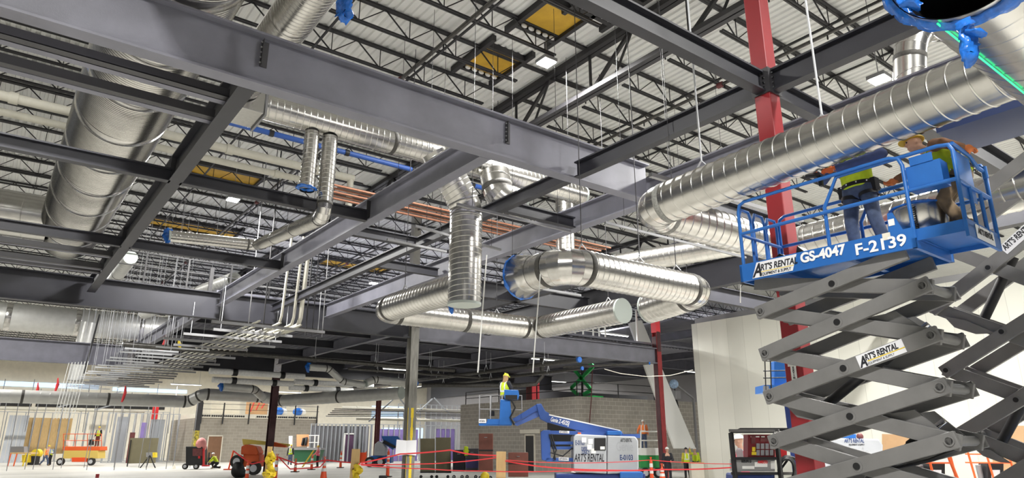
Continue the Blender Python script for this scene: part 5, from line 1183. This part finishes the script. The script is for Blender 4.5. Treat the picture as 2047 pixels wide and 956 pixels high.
# --- green scissor lift standing on the block building
c = at(1167, 800, x=36.4); t = thing('scissor_lift', 'bright green scissor arms standing on the grey block building', 'scissor lift', (36.4, c.y, 5.2))
Q2 = lambda px, py, dx=0: at(px, py, x=36.2 + dx)
for dx in (0, .9):
    for a, b in (((1141, 777), (1186, 733)), ((1146, 737), (1182, 780)), ((1141, 777), (1155, 789)), ((1182, 780), (1166, 789)), ((1186, 733), (1150, 700)), ((1146, 737), (1180, 700))):
        A, B = Q2(*a, dx), Q2(*b, dx); d = (B - A).normalized(); mb = MB(); mb.bar(A, B, .1, .26, d.cross(V((1, 0, 0)))); mb.build('scissor_arm', GREEN2, t)
MB().box((36.7, c.y, 5.31), (1.2, 2.4, .2)).build('base', GREEN2, t); MB().tube(Q2(1164, 794, .5), Q2(1164, 700, .5), .09, n=8).build('cylinder', BLACK, t)
p_ = Q2(1165, 697, .4); MB().box(p_, (1.4, 2.4, .15)).build('platform', SGREY, t)
# --- stores in the middle distance
D = 43.5
for x0, x1, y0, lab in ((840, 869, 877, 'left of the two khaki boards standing on a trolley'), (871, 901, 875, 'right of the two khaki boards standing on a trolley')):
    t = thing('khaki_board', lab, 'board', fl((x0 + x1) / 2, D)); R_(x0, y0, x1, 944, D, .12, 'board', KHAKI, t, .01); R_(x0, 943, x1, 946, D - .1, .5, 'trolley_base', BLACK, t)
    for x in (x0 + 4, x1 - 4): wheel(x, D, .09, .06, t, BLACK)
for x0, y0, x1, y1, mm, lab, D in ((905, 900, 929, 944, DARKC, 'dark grey tool chest right of the khaki boards', 43), (931, 897, 956, 944, mat('dark_grey_chest', S(70, 68, 76), .5), 'dark chest with a purple lower half', 43), (957, 867, 985, 944, GANG, 'tall rust brown tool cabinet', 42), (1016, 905, 1056, 955, GANG, 'low rust brown tool chest before the grey block building', 38)):
    t = thing('tool_chest', lab, 'tool chest', fl((x0 + x1) / 2, D)); R_(x0, y0, x1, y1 - 1, D, .8, 'body', mm, t, .02); R_(x0 - .3, y0 + (y1 - y0) * .42, x1 + .3, y0 + (y1 - y0) * .46, D - .03, .8, 'lid_seam', BLACK, t)
    if 'purple' in lab: R_(x0, 918, x1, 936, D - .02, .03, 'purple_panel', mat('purple_steel', S(70, 64, 120), .5), t)
    for x in (x0 + 4, x1 - 4): wheel(x, D + .1, .1, .08, t, STRUT)
    MB().tube(aD((x0 + x1) / 2 - 3, y0 + 8, D - .05), aD((x0 + x1) / 2 + 3, y0 + 8, D - .05), .02, n=6).build('handle', STRUT, t)
t = thing('hivis_vest', 'lime vest hung on the dark chest right of the khaki boards', 'vest', aD(932, 905, 42.6)); c = aD(932, 902, 42.6); film('vest', t, [c + V((0, 0, .25)), c, c + V((0, 0, -.25))], [.14, .18, .12], seed=12, m=HIVIS)
t = thing('yellow_compressor', 'small yellow tool by the foot of the tall brown cabinet', 'tool', fl(970, 39)); c = fl(970, 39); MB().ball(c + V((0, 0, .3)), (.26, .22, .26)).build('tank', YEL, t); MB().box(c + V((.05, 0, .08)), (.6, .3, .14), RF).build('foot', BLACK, t)
# timber posts, stanchions, cones and red tape
def post(px, ytop, D, wd, lab, wrap=None):
    k = D / 1421; top = aD(px, ytop, D); b = gr(px - 2, D, 0); t = thing('timber_post', lab, 'post', b)
    MB().bar(b, top, wd * k, .05, FH).build('post', WOOD, t); MB().box(b + V((0, 0, .03)), (.5, .5, .06), RF).build('base', WOOD, t)
    if wrap: y0 = wrap; film('yellow_tape', t, [aD(px + 3 * sin(i * 2), y0 + i * 9, D - .02) for i in range(8)], [10 * k, 13 * k, 9 * k, 13 * k, 10 * k, 14 * k, 11 * k, 12 * k], seed=int(px), m=YEL)
post(1002, 903, 13.0, 19, 'pale timber post nearest mid photo, in front of the brown chest')
post(712, 898, 16.0, 16, 'timber post with a little yellow tape, left of the yellow striped column', 930)
post(540, 893, 24.0, 9, 'post thickly wrapped in yellow tape before the maroon column', 905)
CON = mat('cone_orange', S(232, 84, 36), .5)
def cone(px, ytop, D, lab, tall=False):
    k = D / 1421; b = fl(px, D); h = aD(px, ytop, D).z; t = thing('traffic_cone', lab, 'traffic cone', b); r0 = .2 if not tall else .11; r1 = .05 if not tall else .075
    MB().box(b + V((0, 0, .03)), (.5, .5, .06), RF).build('base', BLACK if tall else CON, t); f = lambda z: r0 + (r1 - r0) * z / h
    MB().lathe(b, [(.05, r0), (h - .06, r1), (h, r1 * .5)], 16).build('body', CON, t)
    for z in (.42, .68): MB().lathe(b, [(h * z, f(h * z) + .008), (h * (z + .16), f(h * (z + .16)) + .008)], 16, cap=False).build('white_band', WHITE, t)
    MB().path([b + V((0, 0, h - .02)), b + V((-.06, 0, h + .12)), b + V((.06, 0, h + .12)), b + V((0, 0, h - .02))], .018, 6).build('loop_handle', CON, t)
for px, y, D, tall, lab in ((652, 918, 41, False, 'orange cone with red tape, left of the small timber post'), (557, 913, 40, True, 'orange and white delineator right of the yellow wrapped post'), (501, 925, 40, True, 'orange and white delineator before the maroon column'), (595, 921, 52, True, 'small red delineator by the green dumpster'), (627, 912, 56, True, 'delineator beside the pink vested worker'), (778, 902, 45, True, 'delineator left of the yellow striped column'), (1299, 919, 38, True, 'yellow delineator before the white and green lift'), (1320, 932, 38, False, 'orange cone at the foot of the red and dark column'), (684, 905, 60, True, 'white delineator before the purple boards'), (1159, 938, 26, False, 'orange cone before the engine cover of the blue boom lift'), (1145, 922, 29, True, 'yellow marker post behind the blue boom lift cover')):
    cone(px, y, D, lab, tall)
def ribbon(lab, pts, D, w_=.05, m=TAPE):
    mb = MB(); ps = []
    for i in range(len(pts) - 1):
        a, b = aD(*pts[i], D), aD(*pts[i + 1], D)
        for k in range(6): s = k / 6; ps.append(a.lerp(b, s) - Z * (.04 * 4 * s * (1 - s)) * (b - a).length * .25)
    ps.append(aD(*pts[-1], D))
    for i in range(len(ps) - 1): mb.bar(ps[i], ps[i + 1], .008, w_, FH.cross(ps[i + 1] - ps[i]))
    return tag(mb.build('barrier_tape', m), lab, 'barrier tape')
ribbon('red tape from the striped column over the khaki boards to the nearest timber post', [(722, 926), (800, 908), (900, 900), (936, 908), (993, 911)], 13.05, .025)
ribbon('second red tape rising to the nearest timber post from the left', [(716, 928), (835, 928), (900, 925), (993, 915)], 13.1, .018)
ribbon('low red tape from the nearest timber post along to the power cart', [(1010, 922), (1090, 934), (1200, 940), (1330, 939), (1462, 935)], 12.95, .022)
ribbon('upper thin red tape from the nearest timber post to the power cart', [(1012, 920), (1150, 926), (1300, 920), (1462, 928)], 12.9, .012)
ribbon('lowest red tape behind the nearest timber post', [(722, 930), (860, 938), (960, 942), (1150, 941), (1280, 940)], 12.8, .016)
ribbon('red tape sagging between the delineators and cone at lower left', [(467, 902), (503, 928), (557, 914), (595, 928), (652, 920), (712, 926)], 40.5, .07)
ribbon('dark sagging tape from the delineator to the cone at lower left', [(557, 914), (580, 938), (640, 934), (652, 920)], 39.5, .06)
tag(MB().path([aD(px, py, 30) for px, py in ((1208, 738), (1240, 747), (1290, 753), (1340, 751), (1385, 740))], .014, 6).build('rope', PALE), 'pale rope sagging in front of the grey wall', 'rope')
tag(MB().path([at(px, py, x=34.4) for px, py in ((1184, 742), (1182, 800), (1178, 850))], .035, 6).build('hanging_cable', DRED), 'dark cable hanging down the grey block building', 'cable')
# paper on the striped column
c = V((15.05, 27.75 - .22, 0)); t = thing('paper_sheet', 'white drawing sheets tied round the yellow striped column', 'paper', at(811, 912, y=27.5))
MB().add([at(793, 879, y=27.5), at(812, 881, y=27.42), at(833, 880, y=27.5), at(832, 911, y=27.48), at(812, 909, y=27.4), at(790, 912, y=27.5), at(793, 879, y=27.53), at(812, 881, y=27.45), at(833, 880, y=27.53), at(832, 911, y=27.51), at(812, 909, y=27.43), at(790, 912, y=27.53)], [(0, 1, 4, 5), (1, 2, 3, 4), (11, 10, 7, 6), (10, 9, 8, 7), (0, 6, 7, 1), (1, 7, 8, 2), (2, 8, 9, 3), (3, 9, 10, 4), (4, 10, 11, 5), (5, 11, 6, 0)]).build('sheet', PAPER, t)
t = thing('black_lamp_head', 'small black object on the floor left of the striped column', 'tool', fl(765, 35)); R_(757, 951, 772, 964, 35, .3, 'head', BLACK, t, .03); MB().bar(gr(765, 35.1, 0), gr(765, 35.1, .3), .2, .2).build('stem', BLACK, t)
# --- far machines and workers, left half
D = 66.0
t = thing('scissor_lift', 'orange and yellow scissor lift with a worker at far left', 'scissor lift', fl(165, D + .5))
R_(125, 893, 200, 901, D, 1.2, 'deck', ORANGE, t, .03); R_(126, 901, 196, 917, D, 1.2, 'body', mat('lift_cream_yellow', S(214, 186, 96), .5), t, .03); R_(143, 915, 173, 924, D - .03, .5, 'battery_tray', CON, t, .02)
for x in (127, 188): wheel(x, D - .1, .33, .25, t, LGREY)
for dv_ in (0, 1.2):
    for y in (868, 881): wire([(127, y, dv_), (203, y, dv_)], D, .035, 'guardrail', ORANGE, t)
    for x in (127, 150, 175, 203): wire([(x, 868, dv_), (x, 894, dv_)], D, .035, 'guardrail', ORANGE, t)
R_(177, 879, 184, 890, D - .1, .3, 'control_box', BLACK, t); R_(132, 880, 137, 891, D + .3, .3, 'white_bucket', WHITE, t)
person('worker in dark jacket and yellow helmet riding the orange and yellow scissor lift', aD(193, 893, D + .6), YAW + pi / 2, None, 1.02, top=DARKC, legs=mat('rust_trousers', S(110, 60, 50), .8), vest=HIVIS, hat=YEL, vox=.035)
person('person in orange vest and yellow helmet walking at far left', fl(96, 64.5), YAW - pi / 2 - RAD(90), dict(kl=(-.1, .22, .5), al=(-.1, .3, .1), kr=(.1, -.02, .5), ar=(.1, -.3, .14), che=(0, .08, 1.27), nek=(0, .14, 1.46), hed=(0, .19, 1.61)), 1.02, top=mat('cream_sleeve', S(226, 190, 110), .8), legs=JEANS, vest=HIVO, hat=YEL, vox=.035)
person('person in white helmet bending beside the walking worker at far left', fl(107, 66.5), YAW - pi / 2 + RAD(90), dict(che=(0, .15, 1.25), nek=(0, .25, 1.42), hed=(0, .33, 1.56)), .98, top=mat('pale_blue_cloth', S(140, 160, 190), .8), legs=DARKC, vest=HIVIS, hat=WHITE, vox=.035)
t = thing('sawhorse', 'yellow sawhorse with stacked bits at far left', 'sawhorse', fl(52, 64)); R_(18, 905, 62, 908, 64, 1.0, 'top', WOOD, t)
for x in (22, 34, 52, 58): MB().bar(aD(x, 907, 64), gr(x + 3, 64, 0), .1, .1).build('leg', YEL if x > 40 else ORANGE, t)
R_(44, 910, 56, 925, 64.2, .4, 'yellow_box', YEL, t); R_(20, 893, 48, 906, 64.4, .5, 'rack', STRUT, t)
t = thing('yellow_machine', 'yellow drum machine beside the walking worker at far left', 'machine', fl(75, 67.5)); c = fl(75, 67.5); MB().tube(c + V((0, 0, 1.0)), c + V((0, 0, 1.0)) + FH * .5, .42, n=18).build('drum', YEL, t); MB().box(c + V((0, 0, .4)), (.7, .6, .8), RF).build('frame', BLACK, t)
t = thing('khaki_board', 'dark khaki board standing on the floor at far left', 'board', fl(283, 63)); P_([(254, 927), (309, 926), (316, 876), (260, 876)], 63, .15, 'board', KHAKI, t); wire([(262, 880), (254, 934)], 62.9, .05, 'prop', BLACK, t)
t = thing('pipe_vise', 'tripod pipe vise before the dark khaki board', 'tool', fl(300, 60)); R_(292, 905, 309, 914, 60, .4, 'head', STRUT, t); R_(305, 905, 311, 915, 59.9, .3, 'yellow_bracket', YEL, t)
for x in (288, 300, 318): MB().bar(aD(300, 911, 60), gr(x, 60 + (.6 if x == 300 else 0), 0), .07, .07).build('leg', BLACK, t)
D = 57.0
t = thing('welding_set', 'black wheeled generator with a pink sheet over its top', 'generator', fl(388, D + .4)); R_(371, 893, 404, 931, D, 1.0, 'frame', BLACK, t, .04); R_(385, 897, 404, 912, D - .03, .1, 'front_panel', DRED, t); R_(396, 912, 400, 917, D - .05, .05, 'red_light', BRED, t)
for x in (376, 398): wheel(x, D - .05, .22, .15, t)
c = aD(402, 888, D + .3); MB().ball(c, (.42, .42, .5), n=10, m=6).ball(c + V((.2, .1, -.25)), (.3, .35, .3), n=8, m=6).build('pink_sheet', mat('pink_tarp', S(214, 140, 136), .7), t, remesh=.06, smooth_it=2)
R_(405, 897, 408, 931, D, .15, 'red_post', BRED, t); R_(403, 930, 414, 933, D, .5, 'red_base', BRED, t)
person('person in lime jacket kneeling right of the black generator', fl(437, 58.5), YAW - pi / 2 + RAD(90), dict(pel=(0, -.1, .42), wai=(0, 0, .56), che=(0, .12, .74), nek=(0, .2, .92), hed=(0, .3, 1.03), hl=(-.1, -.1, .42), hr=(.1, -.1, .42), kl=(-.12, .25, .45), kr=(.12, .2, .1), al=(-.12, .15, .09), ar=(.12, -.3, .09), sl=(-.19, .15, .86), sr=(.19, .15, .86), el=(-.24, .32, .65), er=(.24, .32, .65), wl=(-.15, .5, .5), wr=(.15, .5, .5)), 1.05, top=HIVIS, legs=DARKC, hat=WHITE, vox=.035)
t = thing('hand_truck', 'black hand truck behind the kneeling worker', 'hand truck', fl(420, 60)); R_(415, 915, 424, 930, 60, .4, 'load', BLACK, t); wire([(416, 930), (418, 905), (424, 905), (424, 930)], 60, .05, 'handle', BLACK, t)
t = thing('stanchion', 'orange stanchion post left of the orange boom machine', 'stanchion', fl(466, 56)); MB().bar(aD(467, 901, 56), gr(463, 56, 0), .1, .1).build('post', CON, t); MB().box(fl(463, 56) + V((0, 0, .04)), (.6, .5, .08), RF).build('base', CON, t)
D = 47.5
t = thing('boom_lift', 'orange and cream boom machine parked left of the maroon column', 'boom lift', fl(500, D + .5))
P_([(482, 893), (490, 889), (512, 893), (517, 905), (514, 910), (481, 909)], D, 1.0, 'turret', ORANGE, t, .05); R_(486, 909, 518, 934, D + .1, 1.0, 'chassis', ORANGE, t, .04); P_([(484, 878), (496, 879), (576, 888), (576, 893), (500, 888), (486, 890)], D + .3, .4, 'boom', mat('boom_cream', S(226, 204, 96), .5), t); P_([(548, 884), (572, 891), (570, 895), (545, 893)], D + .2, .5, 'boom_head', ORANGE, t)
wheel(477, D - .1, .42, .35, t, LGREY, z=1.05 - .2); wheel(512, D - .1, .42, .35, t)
t = thing('rubbish_bag', 'black rubbish bag on the floor below the orange boom machine', 'bag', fl(482, 44)); c = fl(482, 44); MB().ball(c + V((0, 0, .42)), (.42, .38, .45), n=10, m=7).ball(c + V((.22, -.1, .25)), (.36, .3, .26), n=9, m=6).ball(c + V((-.05, 0, .8)), (.28, .2, .14), n=8, m=5).build('bag', BLACK, t, remesh=.07, smooth_it=1)
D = 69.0
t = thing('dumpster', 'green dumpster holding boards beside the block building', 'dumpster', fl(612, D + .8)); P_([(588, 924), (632, 924), (640, 900), (588, 899)], D, 1.6, 'tub', DGREEN, t); R_(587, 896, 641, 900, D - .1, 1.8, 'rim', STRUT, t)
R_(593, 869, 617, 893, D + .6, .1, 'plywood_sheet', mat('orange_ply', S(214, 150, 104), .7), t); wire([(604, 891), (607, 877), (612, 875), (610, 891)], D + .5, .12, 'black_mark', BLACK, t); R_(577, 872, 584, 895, D + .2, .3, 'white_sack', WHITE, t, .05)
t = thing('white_railing', 'white stair railing behind the green dumpster', 'railing', fl(628, 72)); 
for y in (871, 885): wire([(616, y), (638, y)], 72, .05, 'rail', WHITE, t)
for x in (617, 630, 637): MB().bar(aD(x, 871, 72), gr(x, 72, 0), .1, .1).build('post', WHITE, t)
person('person in lime vest at the left end of the green dumpster', fl(583, 66.5), YAW - pi / 2, dict(wl=(-.32, .1, .8)), 1.04, top=DARKC, legs=JEANS, vest=HIVIS, hat=YEL, vox=.035)
person('person in pink vest pushing a yellow board before the green dumpster', fl(638, 61.5), YAW + RAD(0), dict(wl=(-.2, .4, 1.0), wr=(.2, .4, 1.05), el=(-.25, .15, 1.1), er=(.25, .15, 1.1)), 1.0, top=mat('pink_sleeve', S(224, 130, 140), .8), legs=DARKC, vest=PINK, hat=YEL, vox=.035)
tag(MB().bar(aD(627, 901, 61), gr(609, 61.2, .03), .18, .05).build('yellow_board', YEL), 'yellow board slanting before the green dumpster', 'board')
D = 62.0
t = thing('boom_lift', 'small grey and blue boom lift beyond the striped column', 'boom lift', fl(765, D + .5)); P_([(747, 911), (770, 912), (770, 895), (764, 886), (757, 882), (749, 888)], D, 1.2, 'engine_cover', COVER, t, .05); R_(740, 912, 782, 926, D + .1, 1.2, 'chassis', BLUE, t, .04)
P_([(762, 872), (795, 872), (800, 880), (785, 900), (768, 888)], D + .4, .8, 'boom', BLUE, t, .04); P_([(768, 880), (792, 893), (790, 897), (764, 886)], D + .3, .2, 'boom_link', BLACK, t)
for x in (741, 762): wheel(x, D - .1, .42, .35, t, LGREY)
ftext('Genie', 750, 903, D, 5, GLT, t, 16)
t = thing('orange_barrel_fence', 'orange mesh fence panel before the purple boards', 'fence panel', fl(720, 66)); R_(705, 905, 732, 926, 66, .1, 'mesh', CON, t)
for x in (705, 718, 731): R_(x, 903, x + 1.5, 928, 65.9, .15, 'post', ORANGE, t)
for px, D, lab in ((355, 58, 'tiny pale cone on the floor left of the black generator'), ):
    t = thing('floor_cone', lab, 'cone', fl(px, D)); MB().lathe(fl(px, D), [(0, .18), (.36, .03)], 12).build('body', PALE, t)
t = thing('red_marker', 'short dark red marker post at the bottom edge of the photo, left', 'marker', fl(206, 44)); MB().bar(gr(206, 44, 0), gr(206, 44, .22), .18, .18).build('post', REDP, t)
# ------------------------------------------------------------------ high bay lamps
def lamp(loc, label, watts, size=0.9, rx=0, vis=True):
    t = thing('high_bay_light', label, 'light', loc, 'high bay lights')
    MB().box((loc[0], loc[1], loc[2] + 0.06), (0.42, 0.42, 0.1)).build('housing', STRUT, t)
    MB().box((loc[0], loc[1], loc[2] - 0.0), (0.36, 0.36, 0.03)).build('lens', LAMP, t)
    MB().tube((loc[0], loc[1], loc[2] + .1), (loc[0], loc[1], ROOF + .03), 0.012, n=5).build('hanger_rod', STRUT, t)
    l = bpy.data.lights.new('lamp_light', 'AREA'); l.shape = 'SQUARE'; l.size = size; l.energy = watts; l.color = (1, 0.985, 0.95); l.spread = RAD(170)
    o = bpy.data.objects.new('lamp_light', l); COL.objects.link(o); o.parent = t; o.location = (0, 0, -0.05)
spots = [(5.9, 24.6, 10.5, 'glaring lamp above the left cross beams'), (15.9, 6.4, 10.5, 'glaring lamp behind the big duct at upper right'), (16.2, 34.4, 10.6, 'small bright lamp above the far beam')]
for x, y, z, l in spots: lamp((x, y, z), l, HIGH_BAY_WATTS)
for x in (-2.5, 9.5, 22, 36, 50):
    for y in (-2, 12, 38, 52, 66, 80, 94):
        near = (x, y) in ((-2.5, -2), (22, 12))  # boosted lamps, added strength to light the beam faces and white wall
        z = JTOP - 0.95
        wh = 'beyond the left end of the roof girder' if y < 20 else 'far among the roof joists'
        lamp((x + 0.9, y + .3, z), 'high bay lamp hung among the roof joists', 2900 if (x, y) == (22, 12) else BOOSTED_WATTS if near else FAR_WATTS if y > 50 else HIGH_BAY_WATTS)

for x, y, z, lab in ((27.5, 33, 7.0, 'left of the red and dark column'), (31.2, 30.6, 8.6, 'over the gap before the block building'), (53, 42, 8.4, 'before the grey wall at right, added to light it'), (50, 58, 8.4, 'far behind the block building, added to light the wall'), (23, 44, 7.0, 'over the blue boom lift'), (13, 62, 6.6, 'before the left block building'), (23, 66, 6.6, 'over the green dumpster')):  # grey-wall and far-behind strips are added to brighten that wall
    t = thing('strip_light', 'white strip light under the deck ' + lab, 'light', (x, y, z), 'strip lights')
    MB().box((x, y, z + .05), (2.4, .14, .08)).build('housing', WHITE, t); MB().box((x, y, z), (2.3, .1, .03)).build('lens', mat('strip_lens', (1, 1, 1), .4, emit=(1, 1, .97), es=8) if 'strip_lens' not in MATS else MATS['strip_lens'], t)
    for q in (-1, 1): MB().tube((x + q, y, z + .08), (x + q, y, 7.75 if z < 7.5 else 10.3), .01, n=5).build('hanger_rod', STRUT, t)
    l = bpy.data.lights.new('lamp_light', 'AREA'); l.shape = 'RECTANGLE'; l.size = 2.3; l.size_y = .2; l.energy = 420; l.color = (1, .99, .95)
    o = bpy.data.objects.new('lamp_light', l); COL.objects.link(o); o.parent = t; o.location = (0, 0, -.04)
